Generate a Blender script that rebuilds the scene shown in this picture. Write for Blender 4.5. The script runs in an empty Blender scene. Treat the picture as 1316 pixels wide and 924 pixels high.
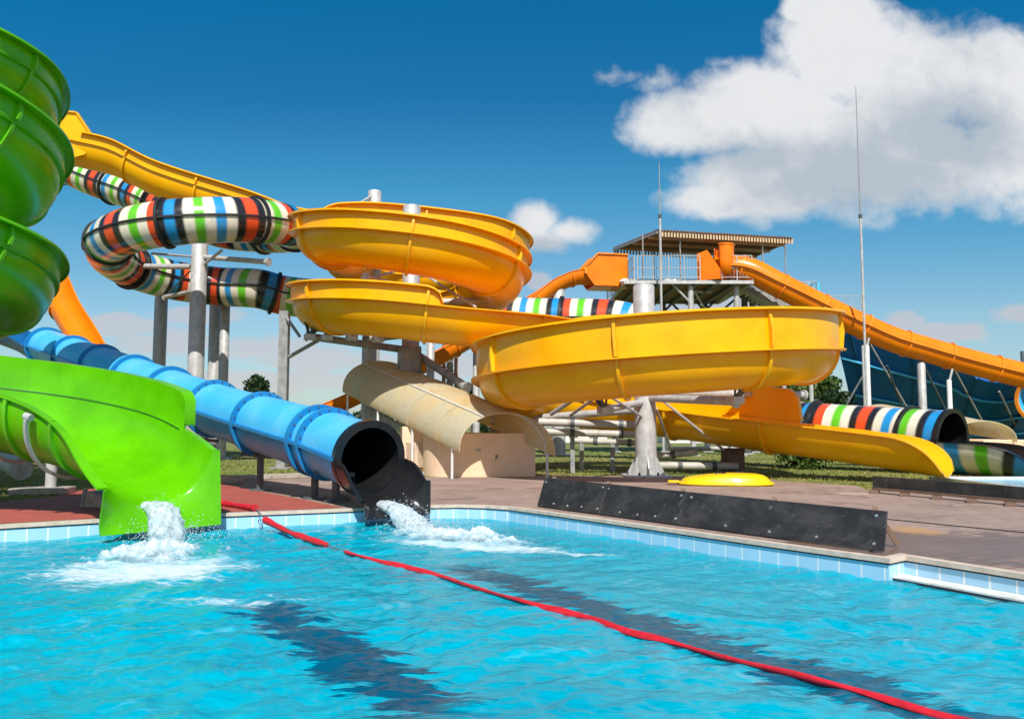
import bpy, bmesh, math, random
import numpy as np
from mathutils import Vector, noise as mnoise
random.seed(7); rng = np.random.default_rng(7)
scene = bpy.context.scene
COL = scene.collection
R = math.radians
F = 1050.0; CX, CY = 658.0, 462.0; CAMZ = 1.3; PITCH = math.atan(86/F)
cp, sp = math.cos(PITCH), math.sin(PITCH)

def P(px, py, Y):
    """photo measurement -> world point at distance Y"""
    u = (px-CX)/F; v = (CY-py)/F
    t = Y/(cp - v*sp)
    return Vector((u*t, Y, CAMZ + t*(sp + v*cp)))
def G(px, py, z=0.0):
    """photo measurement -> world point on the level z"""
    u = (px-CX)/F; v = (CY-py)/F
    t = (z-CAMZ)/(sp + v*cp)
    return Vector((u*t, t*(cp - v*sp), z))
def lin(r, g, b):
    f = lambda c: (c/255/12.92 if c/255 <= .04045 else ((c/255+.055)/1.055)**2.4)
    return (f(r), f(g), f(b), 1)

# ------------------------------------------------------------------ tagging
def tag(o, label=None, cat=None, group=None, kind=None):
    if label: o['label'] = label
    if cat: o['category'] = cat
    if group: o['group'] = group
    if kind: o['kind'] = kind
    return o
def thing(name, label, cat, loc=(0, 0, 0), group=None):
    o = bpy.data.objects.new(name, None); COL.objects.link(o)
    o.location = loc; o.empty_display_size = .2
    return tag(o, label, cat, group)

class MB:
    def __init__(s): s.v = []; s.f = []; s.uv = []
    def add(s, verts, faces, uvs=None):
        k = len(s.v); s.v += [tuple(p) for p in verts]
        s.f += [tuple(i+k for i in f) for f in faces]
        s.uv += (uvs if uvs else [(0, 0)]*len(verts))
    def box(s, c, d, rz=0.0, tilt=None):
        x, y, z = d[0]/2, d[1]/2, d[2]/2; ca, sa = math.cos(rz), math.sin(rz)
        vs = []
        for i in range(8):
            a = (x if i & 1 else -x); b = (y if i & 2 else -y); e = (z if i & 4 else -z)
            vs.append((c[0]+a*ca-b*sa, c[1]+a*sa+b*ca, c[2]+e))
        s.add(vs, [(0,2,3,1),(4,5,7,6),(0,1,5,4),(2,6,7,3),(0,4,6,2),(1,3,7,5)])
    def tube(s, p, q, r, r2=None, n=12, caps=True):
        p = Vector(p); q = Vector(q); r2 = r if r2 is None else r2
        d = (q-p).normalized(); a = d.orthogonal().normalized(); b = d.cross(a)
        vs = []
        for c, rr in ((p, r), (q, r2)):
            for i in range(n):
                t = 2*math.pi*i/n; vs.append(c + a*math.cos(t)*rr + b*math.sin(t)*rr)
        fs = [(i, (i+1) % n, n+(i+1) % n, n+i) for i in range(n)]
        if caps: fs += [tuple(range(n-1, -1, -1)), tuple(range(n, 2*n))]
        s.add(vs, fs)
    def bar(s, p, q, w, h):
        """rectangular bar, w across, h tall"""
        p = Vector(p); q = Vector(q); d = (q-p).normalized()
        a = d.cross(Vector((0, 0, 1)))
        a = a.normalized() if a.length > 1e-4 else Vector((1, 0, 0)); b = a.cross(d)
        vs = [c + a*sx*w/2 + b*sy*h/2 for c in (p, q) for sx, sy in ((-1,-1),(1,-1),(1,1),(-1,1))]
        s.add(vs, [(3,2,1,0),(4,5,6,7)]+[(i, (i+1) % 4, 4+(i+1) % 4, 4+i) for i in range(4)])
    def lathe(s, c, prof, n=24):
        vs = []; m = len(prof)
        for i in range(n):
            t = 2*math.pi*i/n
            for r, z in prof: vs.append((c[0]+r*math.cos(t), c[1]+r*math.sin(t), c[2]+z))
        fs = [(i*m+j, ((i+1) % n)*m+j, ((i+1) % n)*m+j+1, i*m+j+1) for i in range(n) for j in range(m-1)]
        s.add(vs, fs)
    def prism(s, poly, z0, z1):
        n = len(poly)
        s.add([(x, y, z0) for x, y in poly]+[(x, y, z1) for x, y in poly],
              [tuple(range(n-1, -1, -1)), tuple(range(n, 2*n))]+[(i, (i+1) % n, n+(i+1) % n, n+i) for i in range(n)])
    def build(s, name, mat, parent=None, sharp=35, smooth=True, bevel=0):
        me = bpy.data.meshes.new(name)
        me.from_pydata([tuple(v) for v in s.v], [], s.f)
        uvl = me.uv_layers.new(name='UVMap')
        li = np.empty(len(me.loops), dtype=np.int32); me.loops.foreach_get('vertex_index', li)
        uvl.data.foreach_set('uv', np.array(s.uv, dtype=np.float32)[li].ravel())
        bm = bmesh.new(); bm.from_mesh(me)
        bmesh.ops.recalc_face_normals(bm, faces=bm.faces[:])
        bm.to_mesh(me); bm.free()
        if smooth:
            me.shade_smooth(); me.set_sharp_from_angle(angle=R(sharp))
        o = bpy.data.objects.new(name, me); COL.objects.link(o)
        if isinstance(mat, (list, tuple)):
            for m in mat: me.materials.append(m)
        else: me.materials.append(mat)
        if parent:
            o.parent = parent
            w = Vector((0, 0, 0)); q = parent
            while q: w += Vector(q.location); q = q.parent
            o.location = -w
        if bevel:
            b = o.modifiers.new('bevel', 'BEVEL'); b.width = bevel; b.segments = 2; b.limit_method = 'ANGLE'
        return o

# ------------------------------------------------------------------ materials
def nt(name):
    m = bpy.data.materials.new(name); m.use_nodes = True
    t = m.node_tree; t.nodes.clear()
    return m, t, t.nodes.new('ShaderNodeOutputMaterial')
def N(t, typ, **kw):
    n = t.nodes.new(typ)
    for k, v in kw.items():
        if k in n.inputs.keys() if isinstance(k, str) else False: n.inputs[k].default_value = v
        else: setattr(n, k, v)
    return n
def S(n, i, v): n.inputs[i].default_value = v
def ramp(t, fac, stops, interp='LINEAR'):
    r = t.nodes.new('ShaderNodeValToRGB'); cr = r.color_ramp; cr.interpolation = interp
    while len(cr.elements) > 1: cr.elements.remove(cr.elements[0])
    cr.elements[0].position = stops[0][0]; cr.elements[0].color = stops[0][1]
    for p, c in stops[1:]:
        e = cr.elements.new(p); e.color = c
    t.links.new(fac, r.inputs[0]); return r.outputs[0]
def noise_tex(t, vec, scale, detail=4, rough=.55, dist=0, dims='3D'):
    n = t.nodes.new('ShaderNodeTexNoise'); n.noise_dimensions = dims
    S(n, 'Scale', scale); S(n, 'Detail', detail); S(n, 'Roughness', rough); S(n, 'Distortion', dist)
    if vec is not None: t.links.new(vec, n.inputs['Vector'])
    return n.outputs['Fac']
def mapping(t, vec, scale=(1, 1, 1), rot=(0, 0, 0), loc=(0, 0, 0)):
    m = t.nodes.new('ShaderNodeMapping'); S(m, 'Scale', scale); S(m, 'Rotation', rot); S(m, 'Location', loc)
    t.links.new(vec, m.inputs['Vector']); return m.outputs[0]
def mixc(t, fac, a, b, mode='MIX'):
    m = t.nodes.new('ShaderNodeMix'); m.data_type = 'RGBA'; m.blend_type = mode
    for sock, v in ((m.inputs[0], fac), (m.inputs[6], a), (m.inputs[7], b)):
        if hasattr(v, 'default_value') or hasattr(v, 'is_output'): t.links.new(v, sock)
        else: sock.default_value = v
    return m.outputs[2]
def math_(t, op, a, b=None, c=None, clamp=False):
    m = t.nodes.new('ShaderNodeMath'); m.operation = op; m.use_clamp = clamp
    for i, v in enumerate((a, b, c)):
        if v is None: continue
        if hasattr(v, 'is_output'): t.links.new(v, m.inputs[i])
        else: m.inputs[i].default_value = v
    return m.outputs[0]
def smooth(t, v, lo, hi):
    m = t.nodes.new('ShaderNodeMapRange'); m.interpolation_type = 'SMOOTHSTEP'
    S(m, 1, lo); S(m, 2, hi); t.links.new(v, m.inputs[0]); return m.outputs[0]
def pos(t): return t.nodes.new('ShaderNodeNewGeometry').outputs['Position']
def uvn(t):
    return t.nodes.new('ShaderNodeUVMap').outputs[0]
def principled(t, out, col, rough, metal=0, coat=0, spec=.5):
    b = t.nodes.new('ShaderNodeBsdfPrincipled')
    for k, v in (('Base Color', col), ('Roughness', rough), ('Metallic', metal), ('Coat Weight', coat), ('Specular IOR Level', spec)):
        if hasattr(v, 'is_output'): t.links.new(v, b.inputs[k])
        else: b.inputs[k].default_value = v
    t.links.new(b.outputs[0], out.inputs[0]); return b
def bump(t, b, h, strength=.3, dist=.02):
    n = t.nodes.new('ShaderNodeBump'); S(n, 'Strength', strength); S(n, 'Distance', dist)
    t.links.new(h, n.inputs['Height']); t.links.new(n.outputs[0], b.inputs['Normal']); return n

def gelcoat(name, c, c2=None, rough=.22, dirt=.25, seams=True):
    """glossy moulded fibreglass: slightly faded, slightly dirty, softly wavy"""
    m, t, out = nt(name); p = pos(t)
    c2 = c2 or tuple(x*.8 for x in c[:3])+(1,)
    n1 = noise_tex(t, p, 1.3, 5, .6)
    base = mixc(t, smooth(t, n1, .35, .7), c, c2)
    # grime: vertical runs and small chalky scuffs
    runs = noise_tex(t, mapping(t, p, (5, 5, .5)), 2.2, 6, .65)
    base = mixc(t, math_(t, 'MULTIPLY', smooth(t, runs, .56, .78), dirt), base, tuple(x*.32+.01 for x in c[:3])+(1,))
    sc = noise_tex(t, mapping(t, p, (2, 2, 9)), 3.1, 7, .7)
    base = mixc(t, math_(t, 'MULTIPLY', smooth(t, sc, .62, .8), dirt*.6), base, tuple(min(1, x*.7+.25) for x in c[:3])+(1,))
    rg = math_(t, 'MULTIPLY_ADD', noise_tex(t, p, 4, 5, .6), .25, rough-.08)
    b = principled(t, out, base, rg, coat=.10, spec=.3)
    S(b, 'Coat Roughness', .12)
    bump(t, b, noise_tex(t, p, 2.2, 2, .5), .12, .03)
    return m
def plain(name, c, rough=.5, metal=0, var=.25, scale=6, bmp=.15, dirt=None, spec=.5):
    m, t, out = nt(name); p = pos(t)
    n1 = noise_tex(t, p, scale, 6, .62)
    base = mixc(t, smooth(t, n1, .3, .72), tuple(x*(1-var) for x in c[:3])+(1,), tuple(min(1, x*(1+var)) for x in c[:3])+(1,))
    if dirt:
        d = noise_tex(t, mapping(t, p, (3, 3, .6)), 1.7, 6, .65)
        base = mixc(t, smooth(t, d, .52, .72), base, dirt)
    b = principled(t, out, base, rough, metal, spec=spec)
    if bmp: bump(t, b, noise_tex(t, p, scale*6, 5, .6), bmp, .01)
    return m

M = {}
M['yellow'] = gelcoat('yellow_gelcoat', (.94, .475, .001, 1), (.91, .40, .001, 1), .28, .30)
M['yellow_rib'] = gelcoat('yellow_flange', (.90, .50, .01, 1), (.8, .40, .01, 1), .35, .4)
M['green'] = gelcoat('green_gelcoat', (.12, .50, .001, 1), (.09, .40, .001, 1), .22, .24)
M['green_rib'] = gelcoat('green_flange', (.14, .52, .015, 1), (.10, .42, .01, 1), .3, .2)
M['greenshadow'] = plain('dark_green_gap_shadow', (.015, .11, .004, 1), .6)
M['blue'] = gelcoat('blue_gelcoat', (.05, .46, .82, 1), (.12, .53, .82, 1), .36, .16)
M['blue_rib'] = gelcoat('blue_flange', (.012, .21, .50, 1), (.02, .25, .55, 1), .35, .2)
M['darkblue'] = gelcoat('dark_blue_gelcoat', (.008, .13, .36, 1), (.006, .10, .30, 1), .4, .3)
M['orange'] = gelcoat('orange_gelcoat', (.92, .235, .004, 1), (.84, .195, .004, 1), .25, .14)
M['orange_rib'] = gelcoat('orange_flange', (.95, .30, .02, 1), (.85, .24, .01, 1), .35, .15)
M['black'] = gelcoat('black_gelcoat', (.012, .013, .015, 1), (.02, .02, .022, 1), .16, .15)
M['blackrib'] = plain('black_flange', (.018, .018, .02, 1), .5, var=.4)
M['steel'] = plain('galvanised_steel', (.50, .50, .49, 1), .5, .15, .16, 5, .12, dirt=(.36, .34, .32, 1))
M['greysteel'] = plain('grey_painted_steel', (.30, .31, .31, 1), .5, 0, .2, 4, .1, dirt=(.2, .17, .14, 1))
M['darksteel'] = plain('dark_grey_steel', (.09, .105, .11, 1), .5, 0, .25, 4, .1)
M['whitepipe'] = plain('white_plastic_pipe', (.50, .48, .44, 1), .5, 0, .14, 3, .05, dirt=(.33, .29, .24, 1))
M['rust'] = plain('rusty_painted_steel', (.36, .16, .10, 1), .7, 0, .45, 9, .2)
M['concrete'] = plain('concrete', (.40, .35, .30, 1), .85, 0, .2, 8, .4, dirt=(.24, .2, .17, 1))
M['brownblock'] = plain('brown_render', (.20, .125, .085, 1), .85, 0, .15, 8, .3)
M['render'] = plain('apricot_render', (.84, .60, .40, 1), .85, 0, .05, 3, .25, dirt=(.74, .51, .33, 1))
M['ventwhite'] = plain('vent_frame_paint', (.68, .52, .38, 1), .6, 0, .1, 9, .1)
M['red'] = plain('red_foam', (.62, .012, .025, 1), .55, 0, .2, 14, .2)
M['rope'] = plain('grey_rope', (.12, .14, .14, 1), .7)
M['ylw_plastic'] = gelcoat('yellow_raft_plastic', (.88, .60, .006, 1), (.82, .52, .005, 1), .35, .3)
M['white'] = plain('white_paint', (.72, .72, .70, 1), .6, 0, .08, 3, .1)
M['bolt'] = plain('zinc_bolt', (.6, .6, .6, 1), .35, .8)
M['bark'] = plain('bark', (.10, .07, .045, 1), .9, 0, .35, 7, .5)
M['brick'] = plain('old_brick', (.36, .26, .18, 1), .9, 0, .3, 12, .4)
M['coping'] = plain('cream_coping', (.62, .50, .40, 1), .7, 0, .14, 7, .2)
M['ledge'] = plain('white_ledge_tile', (.74, .73, .68, 1), .5, 0, .08, 6, .1, dirt=(.55, .5, .42, 1))
M['darkline'] = plain('dark_joint', (.02, .02, .025, 1), .7)
M['roofsheet'] = plain('brown_roof_sheet', (.22, .125, .075, 1), .7, 0, .2, 5, .1)
M['wood'] = plain('cream_fascia', (.62, .46, .28, 1), .7, 0, .15, 5, .1)

def stripes_mat():
    m, t, out = nt('striped_gelcoat')
    uv = uvn(t); sep = t.nodes.new('ShaderNodeSeparateXYZ'); t.links.new(uv, sep.inputs[0])
    W = (.80, .74, .60, 1); K = (.018, .018, .022, 1); Gn = (.13, .56, .02, 1); Rd = (.80, .085, .02, 1); B = (.02, .29, .66, 1)
    seq = [(W, .42), (Gn, .40), (W, .42), (K, .36), (Rd, .50), (K, .36), (W, .42), (B, .42), (W, .42), (Gn, .38), (W, .40), (K, .32), (B, .40), (K, .30), (Rd, .38)]
    seq = [(c, w*.66) for c, w in seq]
    tot = sum(w for c, w in seq); stops = []; x = 0; e = .008
    for c, w in seq:
        stops += [(min(.999, x+e), c), (x+w/tot-e, c)]; x += w/tot
    fr = math_(t, 'FRACT', math_(t, 'DIVIDE', sep.outputs[0], tot))
    col = ramp(t, fr, stops)
    p = pos(t)
    d = noise_tex(t, mapping(t, p, (3, 3, .7)), 2.2, 6, .65)
    col = mixc(t, math_(t, 'MULTIPLY', smooth(t, d, .52, .75), .35), col, (.16, .13, .1, 1))
    b = principled(t, out, col, math_(t, 'MULTIPLY_ADD', noise_tex(t, p, 4, 4), .2, .14), coat=.3)
    bump(t, b, noise_tex(t, p, 2.2, 2), .1, .03)
    return m
M['stripes'] = stripes_mat()

# ------------------------------------------------------------------ sweeping
def catmull(ctrl, ds=.12):
    pts = [np.array(c, float) for c in ctrl]
    pts = [2*pts[0]-pts[1]]+pts+[2*pts[-1]-pts[-2]]
    out = []
    for i in range(1, len(pts)-2):
        p0, p1, p2, p3 = pts[i-1:i+3]
        t0 = 0; t1 = t0+np.linalg.norm(p1-p0)**.5; t2 = t1+np.linalg.norm(p2-p1)**.5; t3 = t2+np.linalg.norm(p3-p2)**.5
        n = max(4, int(np.linalg.norm(p2-p1)/.05))
        for t in np.linspace(t1, t2, n, endpoint=False):
            A1 = (t1-t)/(t1-t0)*p0+(t-t0)/(t1-t0)*p1; A2 = (t2-t)/(t2-t1)*p1+(t-t1)/(t2-t1)*p2; A3 = (t3-t)/(t3-t2)*p2+(t-t2)/(t3-t2)*p3
            B1 = (t2-t)/(t2-t0)*A1+(t-t0)/(t2-t0)*A2; B2 = (t3-t)/(t3-t1)*A2+(t-t1)/(t3-t1)*A3
            out.append((t2-t)/(t2-t1)*B1+(t-t1)/(t2-t1)*B2)
    out.append(pts[-2])
    out = np.array(out); d = np.r_[0, np.cumsum(np.linalg.norm(np.diff(out, axis=0), axis=1))]
    n = max(2, int(round(d[-1]/ds))+1); s = np.linspace(0, d[-1], n)
    q = np.stack([np.interp(s, d, out[:, k]) for k in range(3)], 1)
    T = np.gradient(q, axis=0)
    for _ in range(3): T[1:-1] = (T[:-2]+2*T[1:-1]+T[2:])/4
    fr = []
    for i in range(n):
        t = Vector(T[i]).normalized(); L = t.cross(Vector((0, 0, 1))).normalized(); U = L.cross(t)
        fr.append((Vector(q[i]), L, U, float(s[i]), t))
    return fr
def sub(fr, s0, s1): return [f for f in fr if s0-1e-6 <= f[3] <= s1+1e-6]
def near(fr, p):
    p = Vector(p); return min(fr, key=lambda f: (f[0]-p).length)[3]
def offset(poly, d):
    out = []
    for i, p in enumerate(poly):
        a = poly[max(0, i-1)]; b = poly[min(len(poly)-1, i+1)]
        dx, dy = b[0]-a[0], b[1]-a[1]; l = math.hypot(dx, dy) or 1
        out.append((p[0]+dy/l*d, p[1]-dx/l*d))
    return out
def sweep(mb, fr, prof):
    """prof(i, s) -> (outer, inner) polylines of equal length: a solid shell"""
    vs = []; uvs = []; n = None
    for i, (p, L, U, s, T) in enumerate(fr):
        o, inn = prof(i, s); n = len(o)
        for k, (a, b) in enumerate(list(o)+list(inn)):
            vs.append(p+L*a+U*b); uvs.append((s, (k % n)/n))
    m = 2*n; fs = []
    for i in range(len(fr)-1):
        A, B = i*m, (i+1)*m
        for k in range(n-1):
            fs.append((A+k, A+k+1, B+k+1, B+k)); fs.append((A+n+k+1, A+n+k, B+n+k, B+n+k+1))
        fs.append((A, B, B+n, A+n)); fs.append((A+n-1, A+m-1, B+m-1, B+n-1))
    for E in (0, (len(fr)-1)*m):
        for k in range(n-1): fs.append((E+k, E+n+k, E+n+k+1, E+k+1))
    mb.add(vs, fs, uvs)
def sweep_tube(mb, fr, ro, ri, n=36):
    vs = []; uvs = []
    for p, L, U, s, T in fr:
        for r in (ro, ri):
            if callable(r): r = r(s)
            for k in range(n):
                t = 2*math.pi*k/n; vs.append(p+L*math.cos(t)*r+U*math.sin(t)*r); uvs.append((s, k/n))
    m = 2*n; fs = []
    for i in range(len(fr)-1):
        A, B = i*m, (i+1)*m
        for k in range(n):
            j = (k+1) % n
            fs.append((A+k, A+j, B+j, B+k)); fs.append((A+n+j, A+n+k, B+n+k, B+n+j))
    for E in (0, (len(fr)-1)*m):
        for k in range(n):
            j = (k+1) % n; fs.append((E+k, E+n+k, E+n+j, E+j))
    mb.add(vs, fs, uvs)
def short(f, l):
    p, L, U, s, T = f
    return [(p-T*l/2, L, U, s, T), (p+T*l/2, L, U, s, T)]
def at(fr, s): return min(fr, key=lambda f: abs(f[3]-s))
def arc(r, a0=180, a1=360, n=22, lip=.1, lipl=None):
    q = [(r*math.cos(R(a0+(a1-a0)*i/n)), r*math.sin(R(a0+(a1-a0)*i/n))) for i in range(n+1)]
    lipl = lip if lipl is None else lipl
    return [(q[0][0]-lipl, q[0][1])]+q+[(q[-1][0]+lip, q[-1][1])]
def shell(poly, t=.03): return offset(poly, t), poly
def wall_poly(r, h, side, lip=.1):
    o = .06
    q = [(r+lip, .002), (r+o, .002), (r+o+.015, h*.35+.03), (r+o+.015, h*.7+.03), (r+o, h+.02), (r+o+.19, h+.03), (r+o+.195, h-.02)]
    return [(a*side, b) for a, b in q] if side > 0 else [(a*side, b) for a, b in q][::-1]

def add_wall(root, name, fr, s0, s1, r, H, side, mat, taper=(.9, .9), lip=.1):
    rf = r if callable(r) else (lambda s: r)
    mb = MB(); f = sub(fr, s0, s1)
    def h(s):
        k = 1
        if taper[0]: x = min(1, max(0, (s-f[0][3])/taper[0])); k = min(k, math.sqrt(max(0, 1-(1-x)**2)))
        if taper[1]: x = min(1, max(0, (f[-1][3]-s)/taper[1])); k = min(k, math.sqrt(max(0, 1-(1-x)**2)))
        return .05+(H-.05)*k
    sweep(mb, f, lambda i, s: shell(wall_poly(rf(s), h(s), side, lip), .025))
    return mb.build(name, mat, root), h
def rib_mesh(root, f, r, mat, walls, a0=180, a1=360, out=.1, l=.07, name='joint_rib'):
    mb = MB()
    base = arc(r, a0, a1, lip=0)[1:-1]
    sweep(mb, short(f, l), lambda i, s: (offset(base, out), offset(base, .025)))
    for side, h in walls:
        q = [(r*side+side*.085, .03), (r*side+side*.10, h*.5), (r*side+side*.085, h)]
        q2 = [(a+side*out*kk, b) for (a, b), kk in zip(q, (.9, 1.1, .6))]
        sweep(mb, short(f, l), lambda i, s: (q2, q))
    return mb.build(name, mat, root)
def exit_skirt(root, name, f, poly, mat, lips, drop, fwd=.1, wb=0.0):
    """rolled lip and front panel that close an open slide's end: inner edge follows the trough, outer edge is square"""
    p, L, U, s, T = f
    Th = Vector((T.x, T.y, 0)).normalized(); Z = Vector((0, 0, 1))
    n = len(poly); bl = min(b for a, b in poly)
    per = []
    lt = (poly[0][0]-lips[0], poly[0][1]); rt = (poly[-1][0]+lips[1], poly[-1][1]); lb = (lt[0]-wb, bl-drop); rb = (rt[0]+wb, bl-drop)
    segs = [(lt, lb), (lb, rb), (rb, rt)]
    lens = [math.dist(a, b) for a, b in segs]; tot = sum(lens)
    lensu = [0]
    for i in range(1, n): lensu.append(lensu[-1]+math.dist(poly[i-1], poly[i]))
    for i in range(n):
        d = lensu[i]/lensu[-1]*tot
        for (a, b), l in zip(segs, lens):
            if d <= l+1e-6: per.append((a[0]+(b[0]-a[0])*d/l, a[1]+(b[1]-a[1])*d/l)); break
            d -= l
    rings = []
    for k, fw in ((0, 0), (.03, .03), (.09, .052), (.5, .06), (1, .07)):
        rings.append([(p+L*a+U*b)*(1-k)+(p+L*c+Z*e)*k+Th*fw for (a, b), (c, e) in zip(poly, per)])
    back = [[q-Th*.035 for q in rr] for rr in rings]
    m = len(rings); vs = []; fs = []
    for rr in rings+back: vs += rr
    idx = lambda k, i: k*n+i
    for k in range(m-1):
        for i in range(n-1):
            fs.append((idx(k, i), idx(k, i+1), idx(k+1, i+1), idx(k+1, i)))
            fs.append((idx(m+k, i+1), idx(m+k, i), idx(m+k+1, i), idx(m+k+1, i+1)))
    for i in range(n-1):
        fs.append((idx(m-1, i), idx(m-1, i+1), idx(2*m-1, i+1), idx(2*m-1, i)))
        fs.append((idx(0, i+1), idx(0, i), idx(m, i), idx(m, i+1)))
    for k in range(m-1):
        fs.append((idx(k, 0), idx(k+1, 0), idx(m+k+1, 0), idx(m+k, 0)))
        fs.append((idx(k+1, n-1), idx(k, n-1), idx(m+k, n-1), idx(m+k+1, n-1)))
    mb = MB(); mb.add(vs, fs); return mb.build(name, mat, root, sharp=50)

def hel(cx, cy, rr, angs, zs):
    return [(cx+rr*math.cos(R(a)), cy+rr*math.sin(R(a)), z) for a, z in zip(angs, zs)]
def qround(s, E, L, r=1.0, lim=.985):
    x = min(lim, max(0, (s-(E-L))/L)); return math.degrees(math.asin(min(.985, 1-math.sqrt(1-x*x))))
def lerp(a, b, k): return a+(b-a)*k
def sstep(x): x = max(0, min(1, x)); return x*x*(3-2*x)

#SLIDES
# ================================================================== yellow open slide
X1, Y1, R1 = -3.12, 25.0, 2.62
X2, Y2, R2 = 3.69, 21.5, 3.75
YR, YH = .78, .86
def yellow_slide():
    root = thing('open_slide', 'long yellow open slide winding through stacked loops and one big low bowl to the right', 'water slide', (X2, Y2, 0))
    c = [P(45, 178, 30.6), P(80, 183, 30.5), P(122, 192, 30.3), P(160, 202, 30.2), P(215, 229, 30), P(330, 266, 29.8), P(400, 289, 29.6)]
    c = [tuple(p) for p in c]
    c += [(X1-1.8, 29.3, 8.62), (X1, 29.3, 8.45)]
    c += hel(X1, 32.25, 2.95, [-45, 0, 45, 90, 135, 180], [8.3, 8.1, 7.95, 7.8, 7.65, 7.5])
    c += [(X1-2.72, 28.3, 7.36)]
    angs = list(range(180, 631, 30))
    zk = [(180, 7.2), (225, 6.83), (270, 6.48), (315, 6.2), (360, 5.98), (450, 5.52), (540, 5.10), (585, 4.85), (630, 4.62)]
    zs = np.interp(angs, [a for a, z in zk], [z for a, z in zk])
    c += hel(X1, Y1, R1, angs, zs)
    c += [(X1+1.6, Y1-R1+.1, 4.44), (.3, 23.2, 4.37), (2.0, 24.65, 4.31)]
    angs = list(range(90, -181, -30))
    zk = [(-180, 2.5), (-135, 2.62), (-90, 2.82), (-45, 3.05), (0, 3.3), (45, 3.74), (90, 4.22)]
    zs = np.interp(angs, [a for a, z in zk], [z for a, z in zk])
    c += hel(X2, Y2, R2, angs, zs)
    tail = [(.45, 23.4, 2.3), (1.9, 24.25, 2.1), (4.3, 23.5, 1.82), (6.7, 21.5, 1.45), (8.4, 19.95, 1.2), (9.4, 19.1, 1.03), (9.95, 18.62, .94)]
    c += tail
    fr = catmull(c, .12); S_end = fr[-1][3]
    s_a = near(fr, (X1-2.6, 28.0, 7.3)); s_b = near(fr, (X1+1.6, Y1-R1+.1, 4.44))
    def rad(s): return .78+.10*(sstep((s-s_a)/3)-sstep((s-s_b+.5)/6))
    def cut(s):     # the near edge rolls down towards the mouth
        return 360-qround(s, S_end, 1.15)
    def lipr(s): return .12+.12*sstep((s-s_le)/1)*(1-sstep((s-s_bend)/1.5))
    def lipl(s): return .12+.12*sstep((s-s_bend)/1.5)*(1-sstep((s-S_end+4)/1))
    s_le = near(fr, (X1-R1, Y1+1.0, 7.25)); s_bend = near(fr, (1.2, 24.0, 4.34))
    mb = MB()
    sweep(mb, fr, lambda i, s: shell(arc(rad(s), 180+qround(s, S_end, 1.15), cut(s), lip=lipr(s), lipl=lipl(s))))
    mb.build('chute', M['yellow'], root)
    s_le = near(fr, (X1-R1, Y1+1.0, 7.25))
    front2 = near(fr, (-1.98, Y1-R1+.05, 4.48))
    s_in = near(fr, (X1-3.0, 29.3, 8.4)); s_box = near(fr, tuple(P(122, 190, 30.3)))
    walls = []
    for Yp, dxp in ((29.55, 0), (31.2, -3)):
        mb = MB(); pl = [P(px+dxp, py, Yp) for px, py in ((48, 141), (99, 146), (120, 178), (118, 190), (108, 199), (92, 203), (48, 190))]; m = len(pl)
        pl2 = [q+Vector((0, .05, 0)) for q in pl]
        mb.add(pl+pl2, [tuple(range(m)), tuple(range(2*m-1, m-1, -1))]+[(i, (i+1) % m, m+(i+1) % m, m+i) for i in range(m)])
        for i in (0, 1): mb.bar(pl[i]+Vector((0, .02, .02)), pl[i+1]+Vector((0, .02, .02)), .2, .05)
        mb.build('entry_panel', M['yellow'], root, smooth=False)
    w, h = add_wall(root, 'side_wall', fr, s_box-.1, s_in, YR, .32, 1, M['yellow'], (0, 0)); walls.append((s_box, s_in, 1, h))
    w, h = add_wall(root, 'side_wall', fr, s_in-.8, near(fr, (X1-2.0, 34.2, 7.6)), YR, .55, 1, M['yellow']); walls.append((s_in, s_in+14, 1, h))
    w, h = add_wall(root, 'side_wall', fr, s_le, front2, rad, .46, 1, M['yellow'], (.9, .45)); walls.append((s_le, front2, 1, h))
    b0 = near(fr, (1.9, 24.6, 4.31)); b1 = near(fr, (7.1, 21.2, 1.4))
    w, h = add_wall(root, 'side_wall', fr, b0, b1, YR, YH, -1, M['yellow'], (5.5, .45)); walls.append((b0, b1, -1, h))
    s = 1.6
    while s < S_end-1.5:
        f = at(fr, s)
        ws = [(sd, hh(s)) for a, b, sd, hh in walls if a < s < b]
        rib_mesh(root, f, rad(s), M['yellow_rib'], ws)
        s += 2.85
    return fr
YF = yellow_slide()

# ================================================================== tube slides
def tube_slide(name, label, cat, ctrl, r, mat, ribmat, rib_step, base, flange=True, rib0=1.0, ringmat=None, ds=.14, seam=.07, first=None, ring=(.09, .1)):
    root = thing(name, label, cat, base)
    fr = catmull([tuple(p) for p in ctrl], ds)
    r0 = r; rr_ = r if callable(r) else (lambda s: r0)
    mb = MB(); sweep_tube(mb, fr, rr_, lambda s: rr_(s)-.035); mb.build('tube', mat, root)
    if flange:
        for sd in (-1, 1):
            mb = MB(); fl = lambda s, z: [(sd*(rr_(s)-.005), z), (sd*(rr_(s)+seam), z)]
            sweep(mb, fr, lambda i, s: (fl(s, .03), fl(s, -.03))); mb.build('seam_flange', ribmat, root)
    ss = []; s = rib0
    while s < fr[-1][3]-.3: ss.append(s); s += rib_step
    for s in ss:
        mb = MB(); sweep_tube(mb, short(at(fr, s), ring[1]), rr_(s)+ring[0], rr_(s)-.01, 36)
        mb.build('joint_ring', ringmat or ribmat, root)
    return root, fr

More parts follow.
